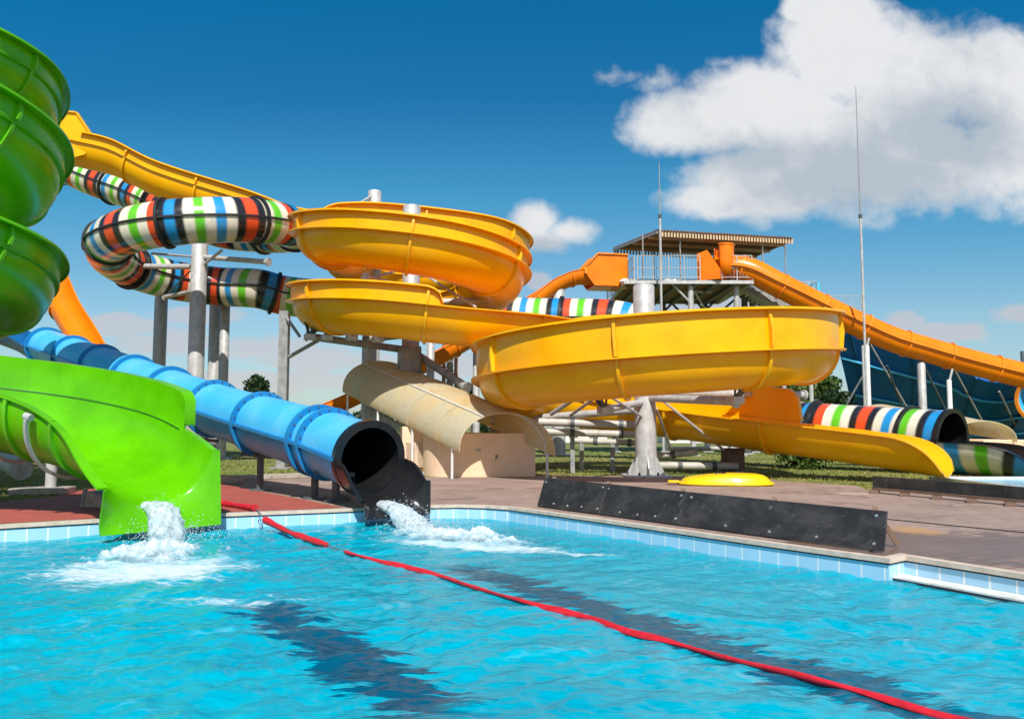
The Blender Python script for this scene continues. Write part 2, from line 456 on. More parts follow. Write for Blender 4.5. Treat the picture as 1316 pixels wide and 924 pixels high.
def tube_exit(root, fr, r, length, mat, drop_side=40, drop_far=40, rnd=0, w=None, skirt_drop=.1, fall=.12, turn=0):
    """black collar and the open half pipe in front of a tube's mouth"""
    mb = MB(); sweep_tube(mb, short(fr[-1], .12), r+.06, r-.06, 40); mb.build('mouth_ring', M['black'], root)
    mb = MB(); sweep_tube(mb, sub(fr, fr[-1][3]-7, fr[-1][3]), r-.037, r-.05, 36); mb.build('lining', M['black'], root)
    p, L, U, s, T = fr[-1]
    T2 = Vector((T.x, T.y, T.z)).normalized()
    ctrl = [p+T2*.02, p+T2*length*.5+Vector((0, 0, .0)), p+T2*length-Vector((0, 0, fall))]
    f2 = catmull([tuple(q) for q in ctrl], .06)
    E = f2[-1][3]
    def a(s):
        
        if rnd: return 180+qround(s, E, rnd, lim=.96), 360-qround(s, E, rnd, lim=.96)
        k = (s/E)**2.4; return 180+drop_far*k, 360-drop_side*k
    return f2, E, a

# blue tube with the black mouth
def blue_slide():
    c = [P(60, 446, 27.0), P(130, 471, 23.7), P(283, 528, 18.3), P(375, 556, 15.8), P(425, 571, 14.7), P(474, 589, 13.5)]
    root, fr = tube_slide('tube_slide', 'blue closed tube slide with a wide black mouth pouring water into the pool', 'water slide', c, .575, M['blue'], M['blue_rib'], 2.45, tuple(c[-1]-Vector((0, 0, c[-1].z))), rib0=.05)
    f2, E, a = tube_exit(root, fr, .575, .85, M['black'], 46, 10)
    mb = MB(); sweep(mb, f2, lambda i, s: shell(arc(.585, a(s)[0], a(s)[1], lip=.04), .04)); mb.build('exit_chute', M['black'], root)
    poly = arc(.585, a(E)[0], a(E)[1], lip=0)[1:-1]
    exit_skirt(root, 'exit_lip', f2[-1], poly, M['black'], (.06, .10), .06, .1)
    # last ring nearer the mouth
    mb = MB(); sweep_tube(mb, short(at(fr, fr[-1][3]-1.55), .1), .66, .565, 36); lastring = mb.build('joint_ring', M['blue_rib'], root)
    rings = [o for o in root.children if o.name.startswith('joint_ring') and o != lastring]
    ringpos = [.05+2.45*k for k in range(len(rings))]
    for o, s_ in list(zip(rings, ringpos))[-3:]+[(lastring, fr[-1][3]-1.55)]:
        p, L, U, s, T = at(fr, s_)
        for k in range(12):
            t = R(-5+190*k/11); q = p+(L*math.cos(t)+U*math.sin(t))*.625+T*.05
            mb = MB(); mb.tube(q-T*.005, q+T*.022, .017, n=6); mb.build('bolt', M['darksteel'], o)
    # open run-in behind the first ring
    p, L, U, s, T = fr[0]
    ctrl = [tuple(p), tuple(p-T*2.5+Vector((0, 0, .15))), tuple(p-T*6+Vector((-1.0, 0, .35))), tuple(p-T*10+Vector((-4, 0, .5)))]
    f3 = catmull(ctrl, .2)
    mb = MB(); sweep(mb, f3, lambda i, s: shell(arc(.59, 180, 360, lip=.1))); mb.build('run_in', M['darkblue'], root)
    # saddle legs standing on the deck
    for px, py, Y in ((405, 607, 14.95), (432, 612, 14.3), (262, 568, 18.6), (335, 588, 16.8)):
        q = P(px, py, Y)
        mb = MB()
        mb.tube((q.x, q.y, 0), (q.x, q.y, max(.25, q.z+.1)), .07, n=10); mb.box((q.x, q.y, .02), (.34, .34, .03))
        mb.bar((q.x-.35, q.y-.1, max(.22, q.z+.08)), (q.x+.3, q.y+.1, max(.22, q.z+.02)), .1, .08)
        mb.build('support_leg', M['darksteel'], root)
    return fr, f2
BF, BF2 = blue_slide()

# striped tube
XS, YS, RS = -11.15, 29.2, 3.15
def striped_slide():
    r = .84
    rfun = lambda s: .75+.09*sstep((s-30)/20)
    c = [P(-60, 158, 37), P(40, 190, 36.5), P(110, 226, 35.6), P(170, 248, 34.6)]
    c = [tuple(p) for p in c]
    angs = list(range(100, -291, -30))
    zk = [(100, 9.2), (45, 8.8), (0, 8.5), (-45, 8.2), (-90, 7.86), (-135, 7.6), (-180, 7.3), (-225, 7.0), (-290, 6.75)]
    zs = np.interp(angs, [a for a, z in zk][::-1], [z for a, z in zk][::-1])
    c += hel(XS, YS, RS, angs, zs)
    c += [(-9.2, 32.5, 6.55), (-5.5, 32.6, 6.2), tuple(P(660, 409, 32)), tuple(P(815, 420, 31)), tuple(P(850, 450, 30.6)), tuple(P(885, 497, 29.8)), tuple(P(935, 530, 28.6)), tuple(P(1020, 549, 26.2)), tuple(P(1130, 559, 24.3)), tuple(P(1222, 567, 22.6))]
    root, fr = tube_slide('tube_slide', 'striped multicoloured tube slide with a high ring at left and black mouth far right', 'water slide', c, rfun, M['stripes'], M['blackrib'], 2.9, (XS, YS, 0), ringmat=M['blackrib'], rib0=.9, ds=.1, seam=.06)
    f2, E, a = tube_exit(root, fr, r, 2.9, M['black'], fall=.36, rnd=1.25)
    mb = MB(); sweep(mb, f2, lambda i, s: shell(arc(r, a(s)[0], a(s)[1], lip=.05), .04)); ec = mb.build('exit_chute', M['stripes'], root)
    for v in ec.data.uv_layers[0].data: v.uv = (v.uv[0]*.7+1.75, v.uv[1])
    mb = MB(); sweep(mb, f2, lambda i, s: shell(arc(r-.035, a(s)[0], a(s)[1], lip=.12, n=22), .02)); mb.build('chute_lining', M['black'], root)
    return fr, f2
SF, SF2 = striped_slide()

# ================================================================== green spiral
def green_slide():
    r = .92
    root = thing('spiral_slide', 'bright green open slide spiralling down at left edge to a square outlet over the pool', 'water slide', (-11.15, 14, 0))
    c = hel(-13.05, 17.0, 2.2, [90, 150, 210, 270, 315, 360, 405, 450], [9.5, 9.35, 9.15, 8.98, 8.88, 8.75, 8.4, 7.9])
    c += hel(-11.25, 14.0, 2.2, [500, 540, 585, 630, 675, 720, 765, 810, 855, 900, 945, 990, 1035, 1080, 1125, 1170, 1215, 1260, 1305, 1350],
             np.interp(range(20), [0, 1, 3, 4, 5, 7, 9, 11, 12, 13, 16, 19], [7.42, 7.3, 6.9, 6.65, 6.3, 5.65, 5.2, 4.75, 4.48, 4.17, 3.25, 2.36]))
    c += [(-9.4, 12.05, 2.12), (-7.8, 12.55, 1.88), (-6.5, 12.4, 1.6), (-5.55, 11.9, 1.26), (-4.86, 11.3, .96)]
    fr = catmull(c, .1); E = fr[-1][3]
    def cut(s): return 360-40*max(0, (s-(E-1.7))/1.7)**2.2
    s_q = near(fr, (-9.4, 12.05, 2.12))
    def rg(s): return .70+.22*sstep((s-s_q+1.5)/2)-.15*sstep((s-(E-2.4))/2.4)
    def lipw(s): return .09+.05*sstep((s-(E-1.5))/1.5)
    mb = MB(); sweep(mb, fr, lambda i, s: shell(arc(rg(s), 180, cut(s), lip=lipw(s), lipl=.1), .03)); mb.build('chute', M['green'], root)
    q1 = near(fr, (-8.6, 12.3, 2.1))
    w, h = add_wall(root, 'side_wall', fr, 0, q1-1.5, rg, .36, 1, M['green'], (.6, .9))
    w2, h2 = add_wall(root, 'side_wall', fr, q1-2.5, E-.95, rg, .50, -1, M['green'], (.9, .3))
    marks = [near(fr, (-13.05+2.2*math.cos(R(k)), 17+2.2*math.sin(R(k)), z)) for k, z in ((352, 8.38), (230, 8.7), (290, 8.5))]
    marks += [near(fr, (-11.25+2.2*math.cos(R(k)), 14+2.2*math.sin(R(k)), z)) for k, z in ((708, 6.26), (640, 6.7), (770, 5.6), (850, 5.1), (940, 4.85), (1000, 4.6), (1068, 4.25), (1130, 3.8), (1200, 3.3), (1270, 2.9))]
    marks += [near(fr, (-7.0, 12.5, 1.75)), near(fr, (-5.9, 12.1, 1.4))]
    for s in marks:
        ws = []
        if s < q1-1.8: ws = [(1, h(s))]
        rib_mesh(root, at(fr, s), rg(s), M['green_rib'], ws, out=.08, l=.06)
    poly = arc(rg(E), 180, cut(E), lip=0)[1:-1]
    exit_skirt(root, 'exit_lip', fr[-1], poly, M['green'], (.10, .14), .30, .14, .05)
    mb = MB(); f = sub(fr, q1-1.0, E-.95)
    sweep(mb, f, lambda i, s: ([(-rg(s)+.004, -.004), (-rg(s)+.007, -.026)], [(-rg(s)-.012, -.004), (-rg(s)-.010, -.026)])); mb.build('gap_shadow_strip', M['greenshadow'], root)  # dark strip standing in for the gap's shadow below the far wall
    # clamp straps around the lower trough
    for k in (near(fr, (-7.35, 12.6, 1.8)), near(fr, (-6.35, 12.3, 1.55))):
        f = at(fr, k); mb = MB(); base = arc(r, 225, 352, lip=0)[1:-1]
        sweep(mb, short(f, .05), lambda i, s: (offset(base, .16), offset(base, .11)))
        q = f[0]+f[1]*(r*.98+.12)+f[2]*(-.12); mb.tube(q-f[4]*.06, q+f[4]*.06, .05, n=10)
        mb.build('clamp_strap', M['steel'], root)
    return fr
GF = green_slide()
#OTHERS
# ================================================================== orange slides
def orange_tube():
    c = [P(918, 350, 36.9), P(938, 344, 36.6), P(962, 347, 36.4), P(1000, 366, 36.2), P(1060, 396, 36.2), P(1110, 420, 36.2), P(1150, 437, 36.2), P(1190, 449, 36.2), P(1250, 466, 36.1), P(1340, 489, 36), P(1420, 512, 36)]
    root, fr = tube_slide('tube_slide', 'plain orange tube slide running from the roofed tower down past the blue bowl', 'water slide', c, .56, M['orange'], M['orange_rib'], 2.0, (10, 36.3, 0), rib0=1.2, seam=.11, ring=(.055, .06))
    # start box and tall hood over the tube's entrance
    mb = MB(); a = P(903, 360, 36.9); b = P(930, 360, 36.4)
    d = (b-a); d.z = 0; d.normalize(); nrm = Vector((-d.y, d.x, 0))
    z0, z1 = a.z-.15, P(903, 330, 36.9).z
    def pt(k, s, z): q = a+d*k*1.05+nrm*s*.75; return (q.x, q.y, z)
    vs = [pt(0, -1, z0), pt(0, 1, z0), pt(1, 1, z0), pt(1, -1, z0), pt(0, -1, z1), pt(0, 1, z1), pt(.45, 1, z1+.12), pt(.45, -1, z1+.12), pt(1, 1, z0+.42), pt(1, -1, z0+.42)]
    mb.add(vs, [(0, 1, 2, 3), (0, 3, 9, 7, 4), (1, 5, 6, 8, 2), (0, 4, 5, 1)])
    o = mb.build('entry_box', M['orange'], root, smooth=False)
    sm = o.modifiers.new('solid', 'SOLIDIFY'); sm.thickness = .05
    p = P(930, 340, 36.45); mb = MB(); n = 24; vs = []; prof = [(.54, -.55), (.56, .1), (.58, .78), (.64, .84)]
    for i in range(n+1):
        t_ = R(-135+270*i/n)
        for r, z in prof: vs.append((p.x+r*math.cos(t_)*.8, p.y+r*math.sin(t_), p.z+z))
    mb.add(vs, [(i*4+j, (i+1)*4+j, (i+1)*4+j+1, i*4+j+1) for i in range(n) for j in range(3)])
    o = mb.build('entry_hood', M['orange'], root); sm = o.modifiers.new('solid', 'SOLIDIFY'); sm.thickness = .05
    return fr
OF = orange_tube()

def open_run(name, label, ctrl, r, mat, ribmat, base, step=2.2, box=None, wall=None):
    root = thing(name, label, 'water slide', base)
    fr = catmull([tuple(p) for p in ctrl], .15)
    mb = MB(); sweep(mb, fr, lambda i, s: shell(arc(r, 168, 372, lip=.08), .035)); mb.build('chute', mat, root)
    s = step*.6
    while s < fr[-1][3]-.4:
        rib_mesh(root, at(fr, s), r, ribmat, [], out=.09); s += step
    if box:
        mb = MB(); f = fr[0]; p = f[0]; T = Vector((f[4].x, f[4].y, 0)).normalized(); L = f[1]
        W, Hh, D = box
        prof = [(0, -.62), (D+.35, -.62), (D+.75, -.1), (D+.75, .25), (D+.2, Hh), (0, Hh)]
        for sd in (-1, 1):
            vs = [p-T*(D)+T*x+L*sd*W+Vector((0, 0, z)) for x, z in prof]
            vs2 = [v+L*sd*.05 for v in vs]; m = len(prof)
            mb.add(vs+vs2, [tuple(range(m)), tuple(range(2*m-1, m-1, -1))]+[(i, (i+1) % m, m+(i+1) % m, m+i) for i in range(m)])
        q = [p-T*D+L*s_*W+Vector((0, 0, z)) for s_, z in ((-1, -.62), (1, -.62))]; q += [v+T*(D+.35) for v in q[::-1]]
        q2 = [v+Vector((0, 0, -.05)) for v in q]
        mb.add(q+q2, [(0, 1, 2, 3), (7, 6, 5, 4)]+[(i, (i+1) % 4, 4+(i+1) % 4, 4+i) for i in range(4)])
        # flared rim around the box
        mb.build('entry_box', mat, root, smooth=False)
        for sd in (-1, 1):
            mb = MB()
            pts = [p-T*D+T*x+L*sd*(W+.06)+Vector((0, 0, z)) for x, z in prof[2:]]
            for a_, b_ in zip(pts[:-1], pts[1:]): mb.bar(a_, b_, .14, .06)
            mb.build('box_rim', ribmat, root, smooth=False)
    return fr
open_run('open_slide', 'narrow orange open slide leaving the tower leftwards and sinking behind the yellow loops',
         [P(768, 353, 37.6), P(740, 352, 37.4), P(715, 361, 37.2), P(690, 378, 37), P(660, 398, 36.5), P(620, 421, 36), P(575, 447, 35.3), P(530, 470, 34.8), P(480, 493, 34.4), P(430, 516, 34), P(385, 533, 33.6), P(335, 548, 33)],
         .50, M['orange'], M['orange_rib'], (-2, 35.5, 0), box=(.62, .85, 1.25))
open_run('open_slide', 'steep bright orange open slide between the green spiral and the blue tube',
         [P(60, 340, 31), P(78, 383, 30.2), P(95, 412, 29.6), P(114, 445, 28.8), P(135, 480, 28), P(165, 510, 27)],
         .52, M['orange'], M['orange_rib'], (-16.5, 29, 0), step=1.6)

# ================================================================== columns and steelwork
def column(label, x, y, r, ztop, group, mat='steel', name='support_column', base=True, flare=False, arms=(), braces=(), cap=True, square=False):
    root = thing(name, label, 'column', (x, y, 0), group)
    mb = MB()
    if square: mb.box((x, y, ztop/2+.02), (r*2, r*2, ztop-.04))
    else: mb.lathe((x, y, 0), [(r, .03), (r, ztop-.03), (r-.02, ztop), (0.001, ztop)], 28)
    mb.build('post', M[mat], root)
    if False:
        mb = MB(); 
        for z in (ztop*.36, ztop*.7): mb.lathe((x, y, z), [(r-.01, -.05), (r+.035, -.05), (r+.035, .05), (r-.01, .05)], 28)
        mb.build('joint_flange', M[mat], root)
    if base:
        mb = MB(); mb.box((x, y, .025), (r*4.2, r*4.2, .05)); bp_ = mb.build('base_plate', M[mat], root, bevel=.006)
        for k in range(6 if flare else 0):
            t = k*math.pi/3; q = (x+math.cos(t)*(r+.2), y+math.sin(t)*(r+.2)); mb = MB(); mb.tube((*q, .05), (*q, .12), .03, n=6); mb.build('anchor_bolt', M['darksteel'], bp_)
        for k in range(6 if flare else 0):
            t = math.pi/6+k*math.pi/3; c, s = math.cos(t), math.sin(t)
            mb = MB(); w = .011; h = .5
            vs = []
            for sd in (-w, w):
                for d, z in ((r-.02, .05), (r+.22, .05), (r+.22, .12), (r+.02, h), (r-.02, h)):
                    vs.append((x+c*d-s*sd, y+s*d+c*sd, z))
            mb.add(vs, [(0, 1, 2, 3, 4), (9, 8, 7, 6, 5)]+[(i, (i+1) % 5, 5+(i+1) % 5, 5+i) for i in range(5)])
            mb.build('gusset', M[mat], root, smooth=False)
    for p, q, rr, mt in arms:
        mb = MB(); mb.tube(p, q, rr, n=14)
        d = (Vector(q)-Vector(p)).normalized(); mb.tube(Vector(q)-d*.04, Vector(q)+d*.02, rr+.05, n=14)
        mb.build('arm', M[mt], root)
    for p, q, rr, mt in braces:
        mb = MB(); mb.tube(p, q, rr, n=8); mb.build('brace', M[mt], root)
    return root
V = Vector
# centre column of the big bowl
cx, cy = X2-.19, Y2
column('stout galvanised column with flared foot in the middle of the big yellow bowl', cx, cy, .28, P(835, 367, cy).z, 'slide columns', flare=True,
       arms=[(V((cx, cy, 1.95)), P(775, 527, 19.6), .09, 'steel'), (V((cx, cy, 2.05)), P(946, 516, 18.6), .1, 'steel'), (V((cx, cy, 2.2)), P(1033, 508, 23.5), .11, 'steel'), (V((cx, cy, 1.75)), P(690, 537, 23.2), .1, 'steel')],
       braces=[(V((cx, cy, 1.5)), P(780, 507, 19.4), .035, 'steel'), (P(853, 516, cy), P(930, 578, 22.4), .035, 'steel'), (P(843, 525, cy), P(862, 575, 22.8), .035, 'steel'), (P(733, 534, 21), P(772, 506, 19.4), .04, 'steel'), (P(708, 532, 21.6), P(750, 505, 20.6), .06, 'steel')])
# clamps that hold the bowl
def clamp(label, p, q, mat='darksteel'):
    root = thing('slide_bracket', label, 'bracket', tuple(p), 'slide brackets')
    mb = MB(); mb.tube(p, q, .05, n=10); mb.build('strut', M[mat], root)
    mb = MB(); mb.box(p, (.3, .3, .16), .4); mb.build('plate', M['steel'], root, bevel=.01)
    for dx in (-.28, .28):
        mb = MB(); mb.bar(p, V(q)+V((dx, .1, .1)), .05, .08); mb.build('fork', M[mat], root)
clamp('small bracket holding the big bowl left of its column', P(778, 527, 19.4), P(766, 500, 18.6))
clamp('small bracket holding the big bowl right of its column', P(945, 514, 18.5), P(962, 486, 18.0))
# loops' columns
sx, sy = X1, Y1
column('galvanised centre column inside the stacked yellow loops', sx, sy, .27, P(528, 265, sy).z, 'slide columns',
       arms=[(P(524, 450, sy), P(394, 432, 24.0), .11, 'greysteel'), (P(520, 432, sy), P(470, 437, 27), .08, 'greysteel'), (P(530, 452, sy), P(600, 498, 23), .12, 'greysteel'), (P(528, 372, sy), P(470, 356, 22.6), .09, 'steel'), (P(530, 388, sy), P(642, 387, 25.2), .1, 'steel')],
       braces=[(P(533, 345, sy), P(612, 395, 23.2), .035, 'steel'), (P(520, 345, sy), P(470, 360, 22.6), .04, 'steel'), (P(540, 340, sy), P(590, 368, 23.6), .035, 'steel'), (P(522, 470, sy), P(505, 505, 24.2), .06, 'greysteel')])
mb = MB(); root = thing('node_box', 'dark steel junction box on the loops\' centre column above the tan canopy', 'bracket', tuple(P(527, 465, 24.7)))
p = P(526, 462, 24.6); mb.box(p, (.62, .7, .75), .3); mb.build('box', M['greysteel'], root, bevel=.03)
for dx in (-.5, .5):
    mb = MB(); mb.bar(p+V((dx*.4, -.1, -.2)), p+V((dx, -.2, -.7)), .16, .14); mb.build('gusset', M['greysteel'], root)
for k, (px, py) in enumerate(((398, 427), (420, 428), (452, 428), (486, 430))):
    clamp(('first', 'second', 'third', 'fourth')[k]+' clamp from the left under the lower yellow loop', P(px, py+6, 23.6-.3*k), P(px+6, py-10, 23.3-.35*k))
column('galvanised column standing behind the yellow loops, its top above the rim', P(481, 300, 31.2).x, 31.2, .26, P(481, 246, 31.2).z, 'slide columns',
       braces=[(P(481, 250, 31.2), P(455, 265, 30), .04, 'steel')])
c3 = P(254, 400, YS-.2)
column('tall thick column standing under the striped ring', c3.x, c3.y, .28, P(254, 305, c3.y).z, 'slide columns',
       arms=[(P(252, 343, c3.y), P(143, 342, 30), .1, 'steel'), (P(256, 330, c3.y), P(345, 337, 27.5), .09, 'steel'), (P(250, 374, c3.y), P(212, 382, 31), .08, 'steel')],
       braces=[(P(250, 330, c3.y), P(195, 326, 27), .04, 'steel'), (P(248, 345, c3.y), P(213, 380, 31), .03, 'darksteel'), (P(262, 340, c3.y), P(285, 322, 27), .05, 'steel')])
for px, top, Y, r, lab in ((205, 371, 32.6, .25, 'pale column leftmost under the striped tube'), (276, 386, 34, .26, 'pale column just behind the thick one under the striped ring'), (288, 386, 33, .19, 'slim pale column beside another behind the striped ring')):
    q = P(px, 450, Y); column(lab, q.x, Y, r, P(px, top, Y).z, 'slide columns')
q = P(365, 450, 25.4); column('square dark grey post at left end of the lower yellow loop', q.x, 25.4, .14, P(365, 400, 25.4).z, 'slide columns', 'greysteel', square=True,
       braces=[(P(369, 460, 25.4), P(408, 438, 24.2), .06, 'greysteel'), (P(366, 405, 25.4), P(385, 432, 24.4), .05, 'greysteel')])
for px, top, Y, r, m, lab in ((474, 430, 30, .27, 'steel', 'thick pale column behind the lower loop, left of the canopy top'), (553, 432, 31, .15, 'steel', 'slim pale column rising right of the canopy top'), (612, 436, 33, .14, 'steel', 'slim column at left edge of the big bowl'), (718, 366, 37.2, .3, 'steel', 'short pale post under the narrow orange slide')):
    q = P(px, 500, Y); column(lab, q.x, Y, r, P(px, top, Y).z, 'slide columns', m)
# rusty lattice mast
q = P(578, 500, 40); root = thing('lattice_mast', 'rusty red and grey lattice mast behind the canopy', 'mast', (q.x, 40, 0))
zt = P(578, 436, 40).z
for dx in (-.3, .3):
    for dy in (-.3, .3):
        mb = MB(); mb.tube((q.x+dx, 40+dy, 0), (q.x+dx, 40+dy, zt), .07, n=8); mb.build('leg', M['rust'], root)
mb = MB()
for k in range(7):
    z = k*zt/7; mb.bar((q.x-.3, 39.7, z), (q.x+.3, 39.7, z+zt/7), .05, .05); mb.bar((q.x-.3, 39.7, z+.02), (q.x+.3, 39.7, z+.02), .05, .05)
mb.build('lacing', M['rust'], root)
mb = MB(); mb.tube((q.x, 40, 0), (q.x, 40, zt-.4), .17); mb.build('riser_pipe', M['steel'], root)
mb = MB(); mb.box((q.x+.75, 39.7, zt-.25), (.8, .1, .35)); mb.build('crossarm', M['rust'], root)

# posts in front of the blue bowl, under the orange tube
for px, top, Y, r, lab in ((1114, 444, 35.9, .16, 'white post in front of the blue bowl, nearest the yellow bowl'), (1185, 466, 36.2, .17, 'grey post holding the orange tube before the blue bowl'), (1220, 488, 35.5, .1, 'thin white post before the blue bowl, next to the black mouth')):
    q = P(px, 500, Y); column(lab, q.x, Y, r, P(px, top, Y).z, 'slide columns', 'white' if r != .17 else 'steel',
        braces=[(P(px, top+2, Y), P(px+4, top-14, Y), .05, 'steel')])

# water pipes
def pipe(label, p, q, r, mat='whitepipe', n_collar=3, leg=None):
    root = thing('water_pipe', label, 'pipe', tuple(p), 'water pipes')
    mb = MB(); mb.tube(p, q, r, n=18); mb.build('pipe_run', M[mat], root)
    for k in range(n_collar):
        t = (k+.7)/(n_collar+.4); c = V(p).lerp(V(q), t); d = (V(q)-V(p)).normalized()
        mb = MB(); mb.tube(c-d*.06, c+d*.06, r+.025, n=18); mb.build('collar', M['darksteel'], root)
    for t in (leg or ()):
        c = V(p).lerp(V(q), t); mb = MB(); mb.bar((c.x, c.y, 0), (c.x, c.y, c.z), .12, .12); mb.build('stand', M['greysteel'], root)
pipe('topmost of the pale pipes left of the bowl column', P(630, 540, 22.6), P(842, 547, 22.4), .105, leg=(.1,))
pipe('middle of the pale pipes left of the bowl column', P(630, 553, 23.2), P(842, 559, 23.0), .10, leg=(.5,))
pipe('lowest and shortest of the pale pipes left of the bowl column', P(735, 566, 23.8), P(840, 570, 23.4), .085, n_collar=2, leg=(.12, .5))
pipe('pale pipe low on the grass, right of the bowl column', P(842, 598, 22.6), P(948, 599, 22.8), .10, n_collar=2)
pipe('short pale pipe stub above another, right of the bowl column', P(836, 587, 23.6), P(896, 581, 23.0), .09, n_collar=1)
pipe('long pale pipe far back on the grass under the yellow exit chute', P(860, 577, 31), P(1010, 575, 32), .08, n_collar=1, leg=(.5,))
pipe('white pipe lying behind the green outlet at left edge', P(-60, 594, 21), P(34, 600, 19.5), .12, n_collar=1)
pipe('fat pale pipe sloping to the ground under the green chute', P(-20, 575, 19.5), P(28, 603, 17.8), .24, n_collar=0)

# block by the exit chute
b = G(944, 608); root = thing('concrete_block', 'square brown rendered block behind the yellow raft', 'block', (b.x, b.y, 0))
mb = MB(); mb.box((b.x, b.y+.15, .33), (.52, .45, .66), .15); mb.build('body', M['brownblock'], root, bevel=.02)
mb = MB(); mb.box((b.x, b.y+.15, .675), (.56, .49, .03), .15); mb.build('cap', M['brownblock'], root, bevel=.008)

# ================================================================== pump house with arched canopy
def canopy(root, FL, FR, H, Vb, mat, nx=20, ny=18, name='canopy'):
    C0 = (FL+FR)/2; W = (FR-FL)/2; vs = []; Z = V((0, 0, 1)); mb = MB(); th = .02
    for layer in (0, th):
        for j in range(ny+1):
            for i in range(nx+1):
                t = math.pi*i/nx
                sag = .02*math.sin(j*2.1)*math.sin(t*3)
                p = C0 + Vb*(j/ny) - W*math.cos(t)*(1-layer*.5) + Z*(H*math.sin(t)**.85-layer+sag); vs.append(p)
    K = (nx+1)*(ny+1); fs = []
    g = lambda j, i: j*(nx+1)+i
    for j in range(ny):
        for i in range(nx):
            fs.append((g(j, i), g(j, i+1), g(j+1, i+1), g(j+1, i))); fs.append((K+g(j, i+1), K+g(j, i), K+g(j+1, i), K+g(j+1, i+1)))
    for i in range(nx):
        for j in (0, ny): fs.append((g(j, i), g(j, i+1), K+g(j, i+1), K+g(j, i)))
    for j in range(ny):
        for i in (0, nx): fs.append((g(j, i), g(j+1, i), K+g(j+1, i), K+g(j, i)))
    mb.add(vs, fs); sh = mb.build(name, mat, root, sharp=50)
    mb = MB()
    for t in (.33*math.pi,):
        pts = [C0+Vb*(j/ny)-W*math.cos(t)+Z*(H*math.sin(t)**.85+.012+.02*math.sin(j*2.1)*math.sin(t*3)) for j in range(ny+1)]
        for a_, b_ in zip(pts[:-1], pts[1:]): mb.bar(a_, b_, .07, .02)
    mb.build('ridge_strip', M['ledge'], root)
    for j in range(3, ny, 4):      # lapped sheet joints
        mb = MB(); pts = [C0+Vb*(j/ny)-W*math.cos(math.pi*i/nx)+Z*(H*math.sin(math.pi*i/nx)**.85+.006+.02*math.sin(j*2.1)*math.sin(math.pi*i/nx*3)) for i in range(nx+1)]
        for a_, b_ in zip(pts[:-1], pts[1:]): mb.bar(a_, b_, .05, .012)
        mb.build('sheet_joint', mat, root)
    for j in (1, ny//2, ny-1):
        mb = MB(); pts = [C0+Vb*(j/ny)-W*math.cos(math.pi*i/nx)*.98+Z*(H*math.sin(math.pi*i/nx)**.85-.05) for i in range(nx+1)]
        for a_, b_ in zip(pts[:-1], pts[1:]): mb.tube(a_, b_, .02, n=6)
        mb.build('hoop', M['white'], root)
    return sh
def polycarb():
    m, t, out = nt('yellowed_polycarbonate'); p = pos(t)
    big = noise_tex(t, p, .9, 5, .6)
    col = mixc(t, smooth(t, big, .36, .66), (.78, .74, .56, 1), (.84, .70, .40, 1))
    st = noise_tex(t, mapping(t, p, (1.2, .25, 1.2), (0, 0, R(-38))), 5, 6, .65)
    col = mixc(t, math_(t, 'MULTIPLY', smooth(t, st, .5, .75), .5), col, (.66, .46, .2, 1))
    d = t.nodes.new('ShaderNodeBsdfPrincipled'); t.links.new(col, d.inputs['Base Color']); S(d, 'Roughness', .38)
    tr = t.nodes.new('ShaderNodeBsdfTranslucent'); t.links.new(col, tr.inputs[0])
    x = t.nodes.new('ShaderNodeMixShader'); S(x, 0, .42); t.links.new(d.outputs[0], x.inputs[1]); t.links.new(tr.outputs[0], x.inputs[2])
    tp = t.nodes.new('ShaderNodeBsdfTransparent'); S(tp, 0, (.95, .85, .6, 1)); y_ = t.nodes.new('ShaderNodeMixShader'); S(y_, 0, .12); t.links.new(x.outputs[0], y_.inputs[1]); t.links.new(tp.outputs[0], y_.inputs[2])
    t.links.new(y_.outputs[0], out.inputs[0]); return m
M['polycarb'] = polycarb()
